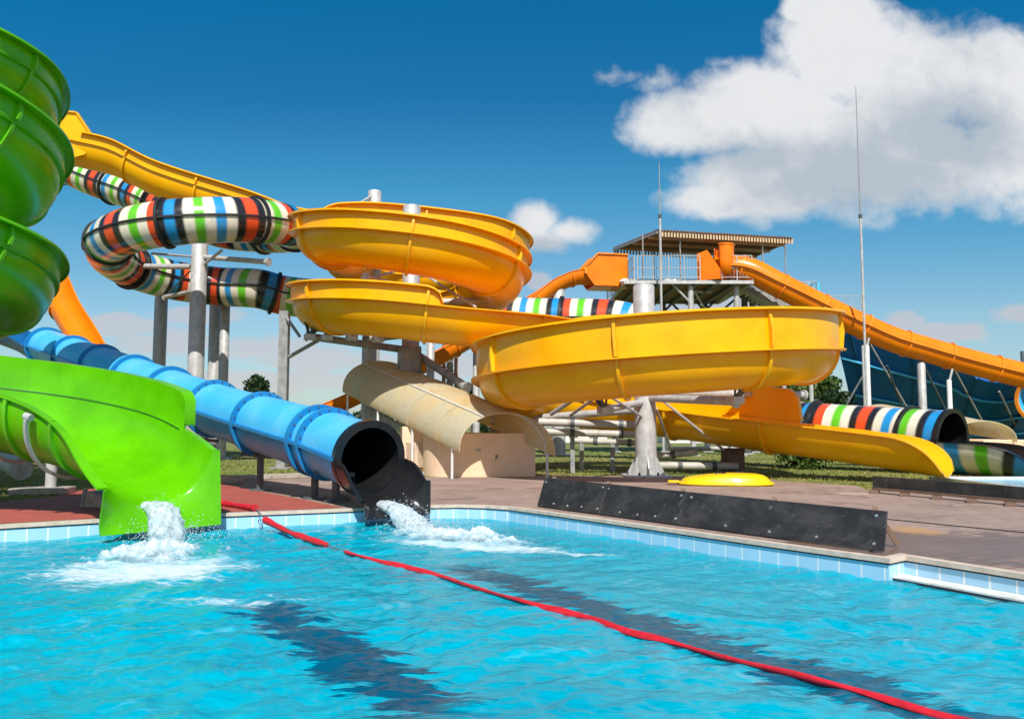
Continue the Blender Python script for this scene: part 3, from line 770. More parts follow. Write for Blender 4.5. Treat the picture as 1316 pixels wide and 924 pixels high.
def pump_house():
    root = thing('pump_house', 'low apricot rendered hut under a yellowed arched canopy', 'hut', (-.8, 21, 0))
    a = G(597, 613); b_ = G(688, 612)
    zt = P(640, 557, 21.2).z
    v = (b_-a).normalized(); nb = V((-v.y, v.x, 0))
    # plan with a rounded left corner
    plan = [(a.x, a.y)]
    c = a + nb*1.0
    for k in range(1, 9):
        t = k/8*math.pi/2; q = a - v*(1.0*math.sin(t)) + nb*(1.0*(1-math.cos(t))); plan.append((q.x, q.y))
    q = a - v*1.0 + nb*3.4; plan.append((q.x, q.y)); q = b_ + nb*3.4; plan.append((q.x, q.y)); plan.append((b_.x, b_.y))
    mb = MB(); mb.prism(plan, 0, zt); mb.build('wall', M['render'], root, sharp=30)
    # higher rear block carrying the canopy
    p0 = a - v*1.0 + nb*1.2; mb = MB()
    pl = [(p0-v*.55+nb*.0), (p0+v*.9), (p0+v*.9+nb*2.8), (p0-v*.55+nb*2.8)]
    mb.prism([(q.x, q.y) for q in pl], 0, P(530, 548, 22).z); mb.build('rear_wall', M['render'], root, sharp=30)
    # louvred vents
    vp = [P(527, 590, 22.0), P(541, 590, 21.9)]
    for k, c in enumerate(vp):
        c = V((c.x, pl[0].y-.03, .55))
        mb = MB(); w, h = .25, .62
        for sx_, sz, ww, hh in ((-w/2, 0, .035, h), (w/2, 0, .035, h), (0, h/2, w, .035), (0, -h/2, w, .035)):
            mb.box((c.x+sx_, c.y, c.z+sz), (ww, .05, hh))
        vo = mb.build('vent', M['ventwhite'], root, smooth=False)
        mb = MB()
        for i in range(9): mb.box((c.x, c.y+.01, c.z-h/2+.06+i*.062), (w-.04, .03, .035))
        mb.build('louvre', M['ventwhite'], vo, smooth=False)
    FL = P(590, 581, 20.2); FR = P(714, 586, 20.6); Vb = P(440, 503, 25.2)-FL
    canopy(root, FL, FR, 1.02, Vb, M['polycarb'])
    mb = MB()
    for t in (.05, .35, .65, .95):
        for s_ in (FL, FR):
            q = s_+Vb*t; mb.tube((q.x, q.y+.1, 0), (q.x, q.y+.1, q.z), .035, n=8)
    mb.build('canopy_leg', M['white'], root)
    # steps climbing under the canopy
    st = thing('stair_flight', 'grey steel steps climbing under the yellowed canopy behind the hut', 'stairs', (FL.x, FL.y, 0))
    mb = MB(); C0 = (FL+FR)/2
    for k in range(9):
        t = .25+k*.085; q = C0+Vb*t; mb.box((q.x-.1, q.y, q.z-.35), (1.0, .32, .05), -.6)
    mb.build('tread', M['steel'], st)
    for s_ in (-.5, .5):
        mb = MB(); mb.bar(C0+Vb*.2+V((s_, 0, -.5)), C0+Vb*1.0+V((s_, 0, -.5)), .08, .2); mb.build('stringer', M['greysteel'], st)
pump_house()
def small_hut():
    q = P(1262, 575, 24.5)
    root = thing('pump_house', 'small far hut under a cream arched canopy behind the black striped exit', 'hut', (q.x, q.y, 0))
    mb = MB(); mb.box((q.x+.5, q.y+1.2, .45), (1.7, 2.2, .9), .3); mb.build('wall', M['render'], root, bevel=.03)
    FL = P(1222, 566, 24.2); FR = P(1308, 571, 24.6); FL.z = FR.z = .85
    canopy(root, FL, FR, .62, V((-1.8, 2.8, .55)), M['polycarb'], ny=8)
small_hut()

# ================================================================== tower
def corrug(name, root, c00, c10, c01, c11, mat, n=60, amp=.05, th=.03):
    """corrugated sheet: corners near-left, near-right, far-left, far-right"""
    mb = MB(); vs = []
    for lay in (0, -th):
        for v_ in (0, 1):
            for i in range(n*4+1):
                u = i/(n*4); p = (c00.lerp(c10, u)).lerp(c01.lerp(c11, u), v_)
                vs.append(p+V((0, 0, lay+amp*math.sin(i*math.pi/2))))
    w = n*4+1; fs = []
    for i in range(w-1):
        fs.append((i, i+1, w+i+1, w+i)); fs.append((2*w+i+1, 2*w+i, 3*w+i, 3*w+i+1))
        fs.append((i, i+1, 2*w+i+1, 2*w+i)); fs.append((w+i+1, w+i, 3*w+i, 3*w+i+1))
    fs += [(0, w, 3*w, 2*w), (w-1, 2*w-1, 4*w-1, 3*w-1)]
    mb.add(vs, fs); return mb.build(name, mat, root, sharp=60)
def railing(root, a, b, h=1.1, n=8, balusters=True, mat='steel', r=.02):
    a = V(a); b = V(b); mb = MB()
    for z in (h, h*.5, .12): mb.tube(a+V((0, 0, z)), b+V((0, 0, z)), r, n=6)
    for i in range(n+1):
        p = a.lerp(b, i/n); mb.tube(p, p+V((0, 0, h)), r*1.3, n=6)
    if balusters:
        k = n*5
        for i in range(k+1):
            p = a.lerp(b, i/k); mb.tube(p+V((0, 0, .12)), p+V((0, 0, h)), r*.5, n=5)
    return mb.build('railing', M[mat], root)
def tower():
    A = P(818, 360, 36.0); B = P(962, 367, 36.6); z = A.z
    root = thing('slide_tower', 'open steel slide tower with a railed platform under a brown corrugated roof', 'tower', (8, 39, 0))
    x0, x1, y0, y1 = A.x, B.x, 36.0, 42.0
    mb = MB(); mb.box(((x0+x1)/2-.25, (y0+y1)/2, z-.05), (x1-x0+.5, y1-y0, .06)); mb.build('platform', M['roofsheet'], root)
    mb = MB()
    for yy in (y0, y1): mb.bar((x0-.5, yy, z-.10), (x1, yy, z-.10), .12, .15)
    for xx in (x0-.5, x1): mb.bar((xx, y0, z-.101), (xx, y1, z-.101), .12, .148)
    mb.build('edge_beam', M['steel'], root)
    mb = MB()
    for k in range(1, 7):
        xx = lerp(x0-.7, x1, k/7); mb.bar((xx, y0+.08, z-.17), (xx, y1-.08, z-.17), .1, .18)
    mb.build('joist', M['darksteel'], root)
    front = [(822, 36.2), (888, 36.3), (947, 36.5)]; back = [(789, 41.6), (852, 41.7), (906, 41.7), (957, 38.6), (967, 41.0)]
    cols = []
    for i, (px, Y) in enumerate(front+back):
        q = P(px, 400, Y); mb = MB(); mb.tube((q.x, Y, 0), (q.x, Y, z-.2), .13 if i < 3 else .15, n=14)
        mb.build('column', M['steel' if i < 3 else 'darksteel'], root); cols.append(q)
        mb = MB(); mb.box((q.x, Y, .03), (.5, .5, .05)); mb.build('base_plate', M['steel'], root)
    def brace(a, b, m='steel', r=.05):
        mb = MB(); mb.tube(a, b, r, n=8); mb.build('brace', M[m], root)
    brace(P(815, 366, 37), P(824, 392, 36.3)); brace(P(863, 364, 36.2), P(886, 388, 36.3)); brace(P(893, 376, 36.4), P(908, 400, 38.6)); brace(P(945, 372, 36.5), P(925, 388, 38))
    for a, b in (((790, 400), (815, 375)), ((815, 400), (790, 372)), ((852, 378), (878, 405)), ((878, 375), (852, 402)), ((906, 400), (925, 380)), ((890, 380), (906, 402)), ((925, 402), (950, 380)), ((955, 380), (980, 402)), ((980, 378), (958, 402))):
        brace(P(a[0], a[1], 41.6), P(b[0], b[1], 41.6), 'darksteel', .06)
    mb = MB(); mb.tube(P(880, 374, 38), P(915, 374, 38), .1, n=12); mb.build('drain_pipe', M['whitepipe'], root)
    # roof
    c00, c10, c01, c11 = P(845, 296, 35.6), P(1019, 306, 37.2), P(788, 319, 42.2), P(964, 330, 43.8)
    rf = corrug('roof', root, c00, c10, c01, c11, M['roofsheet'], n=44, amp=.06)
    for a, b, nm in ((c00, c10, 'fascia'), (c01, c11, 'fascia')):
        mb = MB(); n = 46
        for i in range(n):
            p = a.lerp(b, (i+.3)/n); q = a.lerp(b, (i+.85)/n); mb.bar(p+V((0, 0, -.18)), q+V((0, 0, -.18)), .04, .2)
        mb.build(nm, M['wood'], rf, smooth=False)
    mb = MB()
    for k in (.18, .5, .82): mb.bar(c00.lerp(c01, k)+V((0, 0, -.16)), c10.lerp(c11, k)+V((0, 0, -.16)), .08, .14)
    mb.build('purlin', M['wood'], rf)
    for a, b in ((c00, c01), (c10, c11)):
        mb = MB(); mb.bar(a+V((0, 0, -.09)), b+V((0, 0, -.09)), .06, .1); mb.build('verge', M['steel'], rf)
    for px, py, Y in ((826, 310, 36.2), (874, 310, 36.3), (793, 322, 41.7), (840, 322, 41.8), (980, 310, 37.2), (1009, 318, 38.4), (928, 316, 39.5), (963, 326, 43)):
        q = P(px, py, Y); u = 0
        zt = lerp(c00.z, c01.z, (Y-35.8)/6.6)-.1
        mb = MB(); mb.tube((q.x, Y, z-.05), (q.x, Y, zt), .035, n=8); mb.build('roof_post', M['greysteel'], root)
    railing(root, (x0+.05, y0, z), (P(900, 363, y0).x, y0, z), n=4)
    railing(root, (x0-.1, y0, z), (x0-.6, y1, z), n=5)
    railing(root, (x0-.6, y1, z), (x1, y1, z), n=7)
    railing(root, (P(928, 363, y0).x, y0, z), (x1, y0, z), n=2)
    # clutter on the deck: coils and sandbags by the orange boxes
    # stairs down the right side
    mb = MB(); s0 = V((x1, 38.2, z)); s1 = P(1002, 393, 38.2); n = 9
    for i in range(n):
        p = s0.lerp(V((s1.x, 38.2, s1.z)), (i+.5)/n); mb.box(p, (.34, 1.5, .05))
        mb.box(p+V((-.16, 0, -.09)), (.03, 1.5, .16))
    mb.build('stair_tread', M['white'], root)
    for yy in (37.45, 38.95):
        mb = MB(); mb.bar((s0.x, yy, s0.z-.1), (s1.x, yy, s1.z-.1), .06, .25); mb.build('stringer', M['greysteel'], root)
        railing(root, (s0.x, yy, s0.z-.02), (s1.x, yy, s1.z-.02), n=4)
    l0, l1 = s1.x, P(1042, 393, 38.2).x; zl = s1.z-.1
    mb = MB(); mb.box(((l0+l1)/2, 38.2, zl-.05), (l1-l0, 1.7, .1)); mb.build('landing', M['roofsheet'], root)
    railing(root, (l0, 37.4, zl), (l1, 37.4, zl), n=3); railing(root, (l1, 37.4, zl), (l1, 39, zl), n=2)
    railing(root, (l0, 39, zl), (l1, 39, zl), n=3)
    for xx in (l0+.1, l1-.1):
        mb = MB(); mb.tube((xx, 38.2, 0), (xx, 38.2, zl-.08), .1, n=10); mb.build('column', M['steel'], root)
    mb = MB()
    for i in range(16):
        t = i/16; p = V((lerp(l1-.2, l1-4.2, t), 39.8, lerp(zl-.2, zl-3.4, t))); mb.box(p, (.34, 1.2, .05))
    mb.build('stair_tread', M['white'], root)
    # blue side panels of the stair
    for px in (980, 1020, 1046):
        q = P(px, 372 if px != 1020 else 384, 39.3); mb = MB(); mb.box((q.x, 39.3, q.z), (.55, .04, .7)); mb.build('side_panel', M['blue'], root)
    q = P(1085, 378, 43); 
    railing(root, (q.x-1.6, 43, q.z-1.2), (q.x+.9, 43, q.z-1.2), n=3)
    mb = MB(); mb.box((q.x-.4, 43.6, q.z-1.28), (2.6, 1.4, .1)); mb.build('landing', M['roofsheet'], root)
    for dx in (-1.5, .7):
        mb = MB(); mb.tube((q.x+dx, 43.6, 0), (q.x+dx, 43.6, q.z-1.3), .1, n=10); mb.build('column', M['steel'], root)
    return z, x0, y0
TZ, TX, TY = tower()
for px, tip, Y, lab in ((1110, 112, 34.8, 'tall thin antenna mast crossing the big cloud at right'), (850, 208, 35.4, 'thin antenna mast rising in front of the tower roof')):
    q = P(px, 400, Y); zt = P(px, tip, Y).z; zj = P(px, 278, Y).z
    root = thing('antenna_mast', lab, 'mast', (q.x, Y, 0), 'antenna masts')
    mb = MB(); mb.tube((q.x, Y, 0), (q.x, Y, zj), .055, n=8); mb.build('lower_tube', M['steel'], root)
    mb = MB(); mb.tube((q.x, Y, zj), (q.x, Y, zt), .03, .018, n=8); mb.build('whip', M['greysteel'], root)
    mb = MB(); mb.tube((q.x, Y, zj-.08), (q.x, Y, zj+.08), .08, n=10); mb.build('clamp', M['darksteel'], root)

# white sandbags on the tower deck
for k, (px, py) in enumerate(((803, 359), (812, 356), (858, 357), (868, 358))):
    q = P(px, py, 37.0); mb = MB()
    mb.lathe((q.x, 37.0, TZ-.01), [(.001, .0), (.2, .02), (.26, .1), (.2, .2), (.08, .25), (.001, .25)], 14)
    o = mb.build('bundle', M['white'], None); tag(o, ('white bundle on the tower deck, nearest the left orange entry box', 'white bundle on the tower deck by the left corner railing', 'white bundle behind the tower front railing, left of its neighbour', 'white bundle behind the tower front railing, right of its neighbour')[k], 'bundle', 'white bundles on the tower deck')

# ================================================================== blue bowl
def blue_bowl():
    xL = P(1070, 450, 40).x; xR = xL+26
    root = thing('bowl_slide', 'huge dark blue half pipe bowl seen from outside at the right edge', 'water slide', ((xL+xR)/2, 46, 0))
    nx, ny = 60, 30; vs = []
    def rim(x):
        px = [P(1070, 420, 40).x, P(1150, 448, 40).x, P(1225, 474, 40).x, P(1245, 487, 40).x, P(1268, 495, 40).x, P(1300, 497, 40).x, P(1345, 480, 40).x, P(1400, 430, 40).x, xR]
        pz = [P(0, y, 40).z for y in (418, 446, 471, 486, 495, 497.5, 482, 430, 420)]
        return float(np.interp(x, px, pz))
    for lay in (0, .05):
        for i in range(nx+1):
            x = lerp(xL, xR, i/nx)
            for j in range(ny+1):
                t = j/ny*math.pi
                zr = rim(x) if t < math.pi/2 else 5.0
                shift = .9*(1-i/nx)*math.sin(t)
                s_ = j/ny*2-1; y = 46+6.2*s_; z = .15+zr*abs(s_)**1.35 + lay*1.2
                vs.append((x+.55*(zr-z)*(1-i/nx)+9*max(0, s_+.35)*(1-i/nx), y, z))
    K = (nx+1)*(ny+1); fs = []
    g = lambda i, j: i*(ny+1)+j
    for i in range(nx):
        for j in range(ny):
            fs.append((g(i, j), g(i+1, j), g(i+1, j+1), g(i, j+1))); fs.append((K+g(i+1, j), K+g(i, j), K+g(i, j+1), K+g(i+1, j+1)))
        for j in (0, ny): fs.append((g(i, j), g(i+1, j), K+g(i+1, j), K+g(i, j)))
    for j in range(ny):
        for i in (0, nx): fs.append((g(i, j), g(i, j+1), K+g(i, j+1), K+g(i, j)))
    mb = MB(); mb.add(vs, fs); mb.build('shell', M['blue_outer'], root, sharp=50)
    for t in (.10, .22, .34):
        mb = MB()
        for i in range(nx):
            q = []
            for k in (i, i+1):
                x = lerp(xL, xR, k/nx); zr = rim(x); T = t*math.pi
                ss_ = 1-2*t; zz = .15+zr*ss_**1.35; q.append(V((x+.55*(zr-zz)*(1-k/nx), 46-6.2*ss_-.05, zz-.05)))
            mb.bar(q[0], q[1], .16, .10)
        mb.build('panel_flange', M['blue'], root)
    for k in range(2, nx, 7):      # upright panel joints
        mb = MB(); q = []; x = lerp(xL, xR, k/nx); zr = rim(x)
        for jj in range(9):
            ss_ = 1-jj/8; zz = .15+zr*ss_**1.35; q.append(V((x+.55*(zr-zz)*(1-k/nx), 46-6.2*ss_-.04, zz-.04)))
        for a_, b_ in zip(q[:-1], q[1:]): mb.bar(a_, b_, .07, .09)
        mb.build('panel_joint', M['darkblue'], root)
    for px0, py0, px1, py1, m in ((1117, 440, 1172, 535, 'greysteel'), (1187, 470, 1222, 540, 'darksteel'), (1226, 474, 1266, 548, 'greysteel'), (1088, 520, 1128, 450, 'darksteel'), (1284, 503, 1304, 545, 'greysteel'), (1140, 470, 1158, 520, 'darksteel')):
        mb = MB(); mb.tube(P(px0, py0, 39.8), P(px1, py1, 41.5), .05, n=8); mb.build('strut', M[m], root)
    for x in np.linspace(xL+3, xR-1, 6):
        for y in (51.0,):
            mb = MB(); mb.tube((x, y, 0), (x, y, rim(x)*.9 if y < 45 else 6), .1, n=8); mb.build('post', M['darksteel'], root)
    # orange flange ring of a tube joining the bowl
    rr = thing('tube_slide', 'orange rim of a tube slide joining the blue bowl at the right edge', 'water slide', tuple(P(1316, 515, 38.4)))
    c = P(1338, 513, 38.6); f = [(V((c.x, c.y, c.z)), V((.55, -.83, 0)).normalized(), V((0, 0, 1)), 0, V((.83, .55, 0)).normalized()), (V((c.x+2.2, c.y+1.45, c.z)), V((.55, -.83, 0)).normalized(), V((0, 0, 1)), 2.6, V((.83, .55, 0)).normalized())]
    mb = MB(); sweep_tube(mb, f, 1.08, 1.03); mb.build('tube', M['blue'], rr)
    mb = MB(); sweep_tube(mb, short(f[0], .12), 1.16, 1.02); mb.build('joint_ring', M['orange_rib'], rr)
M['blue_outer'] = gelcoat('blue_bowl_gelcoat', (.004, .16, .56, 1), (.003, .12, .46, 1), .55, .3)
blue_bowl()

# ================================================================== pool
WZ = -.215; FZ = -.85
L0 = G(-700, 742); 
edge = [G(0, 675.5), G(130, 668), G(285, 660.5), G(430, 655)]
dleft = (edge[3]-edge[0]).normalized()
far_left = edge[0]-dleft*9
pool = [far_left, edge[0], edge[1], edge[2], edge[3], G(500, 651.8), G(545, 650), G(590, 649.2), G(625, 650), G(655, 652), G(690, 656.5), G(760, 666), G(850, 678.5), G(960, 694), G(1060, 707.5), G(1142, 718.5)]
pool = [(p.x, p.y) for p in pool]
rc = G(1162, 714.5); rd = G(1316, 738.5); rdir = (rd-rc).normalized()
re_ = rd + rdir*9
pool += [(rc.x, rc.y), (rd.x, rd.y), (re_.x, re_.y), (re_.x, -3.2), (far_left.x-2, -3.2)]
def ring_fill(outer, holes, z):
    bm = bmesh.new(); es = []
    for loop in [outer]+holes:
        vs = [bm.verts.new((x, y, z)) for x, y in loop]
        for i in range(len(vs)): es.append(bm.edges.new((vs[i], vs[(i+1) % len(vs)])))
    bmesh.ops.triangle_fill(bm, edges=es, use_beauty=True, use_dissolve=False)
    for f in bm.faces:
        f.normal_update()
        if f.normal.z < 0: f.normal_flip()
    return bm
def struct_bm(name, bm, mat):
    me = bpy.data.meshes.new(name); bm.to_mesh(me); bm.free()
    o = bpy.data.objects.new(name, me); COL.objects.link(o); me.materials.append(mat); o['kind'] = 'structure'; return o

deck_out = [(-40, 6.5)] + [(p.x, p.y) for p in (G(-300, 652), G(-60, 648), G(0, 645), G(60, 640), G(112, 629), G(200, 617), G(285, 613.5), G(400, 612.5), G(545, 612.5), G(690, 611.5), G(860, 611), G(960, 615), G(1020, 619), G(1100, 624), G(1116, 630))] + [(9.2, 15.2), (40, 14.5), (40, -14), (-40, -14)]
def deck_mat():
    m, t, out = nt('brown_paving'); p = pos(t)
    # small setts laid in rows, rotated
    v = mapping(t, p, (1, 1, 1), (0, 0, R(-28)))
    br = t.nodes.new('ShaderNodeTexBrick'); t.links.new(v, br.inputs['Vector'])
    S(br, 'Scale', 1.0); S(br, 'Brick Width', .40); S(br, 'Row Height', .20); S(br, 'Mortar Size', .012); S(br, 'Mortar Smooth', .3); S(br, 'Bias', 0)
    S(br, 'Color1', (.34, .245, .20, 1)); S(br, 'Color2', (.28, .20, .165, 1)); S(br, 'Mortar', (.14, .10, .085, 1))
    col = br.outputs['Color']
    n1 = noise_tex(t, p, .7, 7, .65); col = mixc(t, smooth(t, n1, .38, .68), col, (.38, .275, .225, 1), 'MIX')
    n3 = noise_tex(t, p, 9, 6, .7); col = mixc(t, math_(t, 'MULTIPLY', smooth(t, n3, .45, .75), .35), col, (.15, .105, .09, 1))
    # splash-wet zone beside the pool's right edge
    sx_ = t.nodes.new('ShaderNodeSeparateXYZ'); t.links.new(p, sx_.inputs[0])
    q0 = G(1200, 700)
    dv = t.nodes.new('ShaderNodeVectorMath'); dv.operation = 'DISTANCE'; t.links.new(mapping(t, p, (.55, .8, 1)), dv.inputs[0]); dv.inputs[1].default_value = (q0.x*.55, q0.y*.8, 0)
    wet = math_(t, 'SUBTRACT', 1.25, dv.outputs[1]); wet = math_(t, 'ADD', wet, math_(t, 'MULTIPLY_ADD', noise_tex(t, p, 1.6, 6, .65), 2.4, -1.2))
    wet = smooth(t, wet, .1, .55)
    spl = math_(t, 'MULTIPLY', smooth(t, noise_tex(t, p, .9, 7, .7), .56, .64), .55); wet = math_(t, 'MAXIMUM', wet, spl)
    col = mixc(t, math_(t, 'MULTIPLY', wet, .6), col, (.06, .035, .028, 1))
    def patch(px, py, rx, ry, thr, c, k, col):
        g_ = G(px, py); d_ = t.nodes.new('ShaderNodeVectorMath'); d_.operation = 'SUBTRACT'; t.links.new(p, d_.inputs[0]); d_.inputs[1].default_value = (g_.x, g_.y, 0)
        l_ = t.nodes.new('ShaderNodeVectorMath'); l_.operation = 'LENGTH'; t.links.new(mapping(t, d_.outputs[0], (1/rx, 1/ry, 0)), l_.inputs[0])
        v_ = math_(t, 'ADD', math_(t, 'SUBTRACT', 1, l_.outputs[1]), math_(t, 'MULTIPLY_ADD', noise_tex(t, p, 4, 7, .7), 1.6, -.8))
        return mixc(t, math_(t, 'MULTIPLY', smooth(t, v_, thr, thr+.35), k), col, c)
    col = patch(1178, 682, .45, .75, .25, (.50, .25, .06, 1), .55, col)
    col = patch(1100, 634, .55, .5, .2, (.55, .42, .30, 1), .6, col)
    rgh = math_(t, 'MULTIPLY_ADD', wet, -.5, .85)
    b = principled(t, out, col, rgh)
    bump(t, b, math_(t, 'MULTIPLY_ADD', n3, .25, br.outputs['Fac']), -.35, .008)
    return m
M['deck'] = deck_mat()
struct_bm('deck', ring_fill(deck_out, [pool], 0), M['deck'])
def redmat():
    m, t, out = nt('red_deck_paint'); p = pos(t)
    n1 = noise_tex(t, p, 2.2, 7, .7)
    col = mixc(t, smooth(t, n1, .35, .7), (.46, .095, .065, 1), (.34, .075, .055, 1))
    v = mapping(t, p, (1, 1, 1), (0, 0, R(-28)))
    br = t.nodes.new('ShaderNodeTexBrick'); t.links.new(v, br.inputs['Vector'])
    S(br, 'Scale', 1.0); S(br, 'Brick Width', .24); S(br, 'Row Height', .12); S(br, 'Mortar Size', .006); S(br, 'Mortar Smooth', .4)
    col = mixc(t, math_(t, 'MULTIPLY', br.outputs['Fac'], .45), col, (.16, .05, .04, 1))
    n2 = noise_tex(t, p, 13, 6, .72)
    col = mixc(t, math_(t, 'MULTIPLY', smooth(t, n2, .54, .72), .5), col, (.30, .19, .15, 1))
    b = principled(t, out, col, .75); bump(t, b, br.outputs['Fac'], -.3, .006); return m
M['reddeck'] = redmat()
bm = bmesh.new()
ins = lambda px, py: G(px, py)
rp = [G(-300, 651), G(0, 644), G(60, 639), G(112, 628.5), G(200, 618), G(287, 622), G(440, 652.2), G(430, 652.8), G(285, 658.2), G(130, 665.5), G(0, 673), far_left+V((0, .12, 0))]
vs = [bm.verts.new((p.x, p.y, .004)) for p in rp]
es = [bm.edges.new((vs[i], vs[(i+1) % len(vs)])) for i in range(len(vs))]
bmesh.ops.triangle_fill(bm, edges=es)
for f in bm.faces:
    f.normal_update()
    if f.normal.z < 0: f.normal_flip()
struct_bm('red_deck', bm, M['reddeck'])

# pool wall, coping
def pool_strip(pts, z0, z1, inset, th, name, mat, kind='structure', tiles=True):
    mb = MB(); s = 0; P2 = [V((p[0], p[1], 0)) for p in pts]; nn = []
    for i, p in enumerate(P2):
        n1 = None; acc = V((0, 0, 0)); ns = []
        for a, b in ((i-1, i), (i, i+1)):
            if 0 <= a and b < len(P2): d = (P2[b]-P2[a]).normalized(); ns.append(V((d.y, -d.x, 0)))
        m = sum(ns, V((0, 0, 0))).normalized(); nn.append(m/max(.5, m.dot(ns[0])))
    vs = []; uv = []
    for i, p in enumerate(P2):
        if i: s += (p-P2[i-1]).length
        for off, z in ((inset, z0), (inset, z1), (-th, z1), (-th, z0)):
            q = p+nn[i]*off; vs.append((q.x, q.y, z)); uv.append((s, z))
    fs = []
    for i in range(len(P2)-1):
        A, B = 4*i, 4*i+4
        fs += [(A+k, B+k, B+(k+1) % 4, A+(k+1) % 4) for k in range(4)]
    fs += [(0, 1, 2, 3), tuple(4*(len(P2)-1)+k for k in (3, 2, 1, 0))]
    mb.add(vs, fs, uv); o = mb.build(name, mat, None, smooth=False); o['kind'] = kind; return o
def tile_mat():
    m, t, out = nt('light_blue_tile'); uv = uvn(t); sep = t.nodes.new('ShaderNodeSeparateXYZ'); t.links.new(uv, sep.inputs[0])
    fr = math_(t, 'FRACT', math_(t, 'DIVIDE', sep.outputs[0], .245)); g = math_(t, 'LESS_THAN', math_(t, 'ABSOLUTE', math_(t, 'SUBTRACT', fr, .5)), .46)
    p = pos(t)
    wn = t.nodes.new('ShaderNodeTexWhiteNoise'); wn.noise_dimensions = '1D'; t.links.new(math_(t, 'FLOOR', math_(t, 'DIVIDE', sep.outputs[0], .245)), wn.inputs['W'])
    tile = mixc(t, wn.outputs['Value'], (.34, .60, .80, 1), (.40, .66, .84, 1))
    tile = mixc(t, math_(t, 'MULTIPLY', noise_tex(t, p, 5, 6), .25), tile, (.52, .70, .80, 1))
    col = mixc(t, g, (.80, .82, .80, 1), tile)
    zz = t.nodes.new('ShaderNodeSeparateXYZ'); t.links.new(p, zz.inputs[0])
    b = principled(t, out, col, .18); bump(t, b, g, .3, .004); return m
M['tile'] = tile_mat()
wallpts = pool[:16]
full = pool[:19]
pool_strip(full, -.40, -.055, 0, .12, 'pool_wall', M['tile'])
pool_strip(full, -.055, -.036, .004, .08, 'coping_joint', M['darkline'])
pool_strip(full, -.036, .010, .025, .09, 'pool_coping', M['coping'])
def tile2():
    m, t, out = nt('light_blue_tile_wide'); uv = uvn(t); sep = t.nodes.new('ShaderNodeSeparateXYZ'); t.links.new(uv, sep.inputs[0])
    fr = math_(t, 'FRACT', math_(t, 'DIVIDE', sep.outputs[0], .30)); g = math_(t, 'LESS_THAN', math_(t, 'ABSOLUTE', math_(t, 'SUBTRACT', fr, .5)), .485)
    tile = mixc(t, noise_tex(t, pos(t), 4, 6), (.30, .58, .76, 1), (.40, .66, .80, 1))
    col = mixc(t, g, (.30, .34, .36, 1), tile); b = principled(t, out, col, .18); return m
M['tile_wide'] = tile2()
# overflow ledge in the recess
n_ = V((rdir.y, -rdir.x, 0)); a = V((pool[15][0], pool[15][1], 0)); led = [rc+n_*.005, rd+rdir*9+n_*.005]
w_in = (rc-a).length
mb = MB()
for off0, off1, z0, z1, nm, mt in ((.005, .24, FZ, -.175, 'overflow_ledge', 'ledge'), (.241, .246, -.21, -.19, 'ledge_joint', 'darkline')):
    mb = MB(); q = [rc+n_*off0, rc+rdir*13+n_*off0, rc+rdir*13+n_*off1, rc+n_*off1]
    mb.prism([(p.x, p.y) for p in q][::-1], z0, z1); o = mb.build(nm, M[mt], None, smooth=False); o['kind'] = 'structure'
# side / near walls (out of the picture)
pool_strip([pool[18], pool[19], pool[20], pool[0]], -.40, -.055, 0, .12, 'pool_wall', M['tile'])
pool_strip([pool[18], pool[19], pool[20], pool[0]], -.036, .010, .025, .09, 'pool_coping', M['coping'])

def floor_mat():
    m, t, out = nt('pool_floor_paint'); p = pos(t)
    base = mixc(t, noise_tex(t, p, 1.2, 6, .6), (.0, .60, .78, 1), (.005, .72, .86, 1))
    col = base
    principled(t, out, col, .6); return m
M['pfloor'] = floor_mat()
pool_strip(pool+[pool[0]], FZ, -.402, 0, .12, 'pool_basin_wall', M['pfloor'])
bm = bmesh.new(); vs = [bm.verts.new((x, y, FZ)) for x, y in pool]; es = [bm.edges.new((vs[i], vs[(i+1) % len(vs)])) for i in range(len(vs))]
bmesh.ops.triangle_fill(bm, edges=es)
for f in bm.faces:
    f.normal_update()
    if f.normal.z < 0: f.normal_flip()
struct_bm('pool_floor', bm, M['pfloor'])

# water surface
J1 = G(192, 728, WZ); J2 = G(610, 700, WZ)
waves = []
for k in range(90):
    lam = .085*(12 ** (k/90)); th = rng.uniform(0, 2*math.pi); amp = .0030*lam**.85*rng.uniform(.5, 1.4)
    waves.append((2*math.pi/lam*math.cos(th), 2*math.pi/lam*math.sin(th), amp, rng.uniform(0, 6.28)))
def wave_h(x, y):
    h = np.zeros_like(x)
    wx = x + .12*np.sin(1.7*y+.6*x); wy = y + .12*np.sin(1.9*x-.5*y)
    for kx, ky, a, ph in waves: h += a*np.sin(kx*wx+ky*wy+ph)
    h = h*(1+.5*np.sin(.55*x+.8*y+1)*np.sin(.6*y-.3*x))
    for J, s in ((J1, 1), (J2, .8)):
        d = np.hypot(x-J.x, (y-J.y)); ang = np.arctan2(y-J.y, x-J.x)
        h += s*.008*np.exp(-d/2.2)*np.sin(9*d+1.2*np.sin(3*ang)+.8*np.sin(5*ang+1))
    return h
ys = np.concatenate([np.linspace(-3.2, 2.8, 20, endpoint=False), 2.8*(14.2/2.8)**np.linspace(0, 1, 420)])
us = np.linspace(-1, 1, 460)
Yg, Ug = np.meshgrid(ys, us, indexing='ij'); Xg = Ug*np.maximum(.74*np.maximum(Yg, 0)+1.2, 3.2) ; 
Xg = np.where(np.abs(Ug) > .985, Ug*np.maximum(np.abs(Xg), 14), Xg)
Zg = WZ+wave_h(Xg, Yg)
nr, nc = Xg.shape
idx = np.arange(nr*nc).reshape(nr, nc)
fq = np.stack([idx[:-1, :-1], idx[:-1, 1:], idx[1:, 1:], idx[1:, :-1]], -1).reshape(-1, 4)
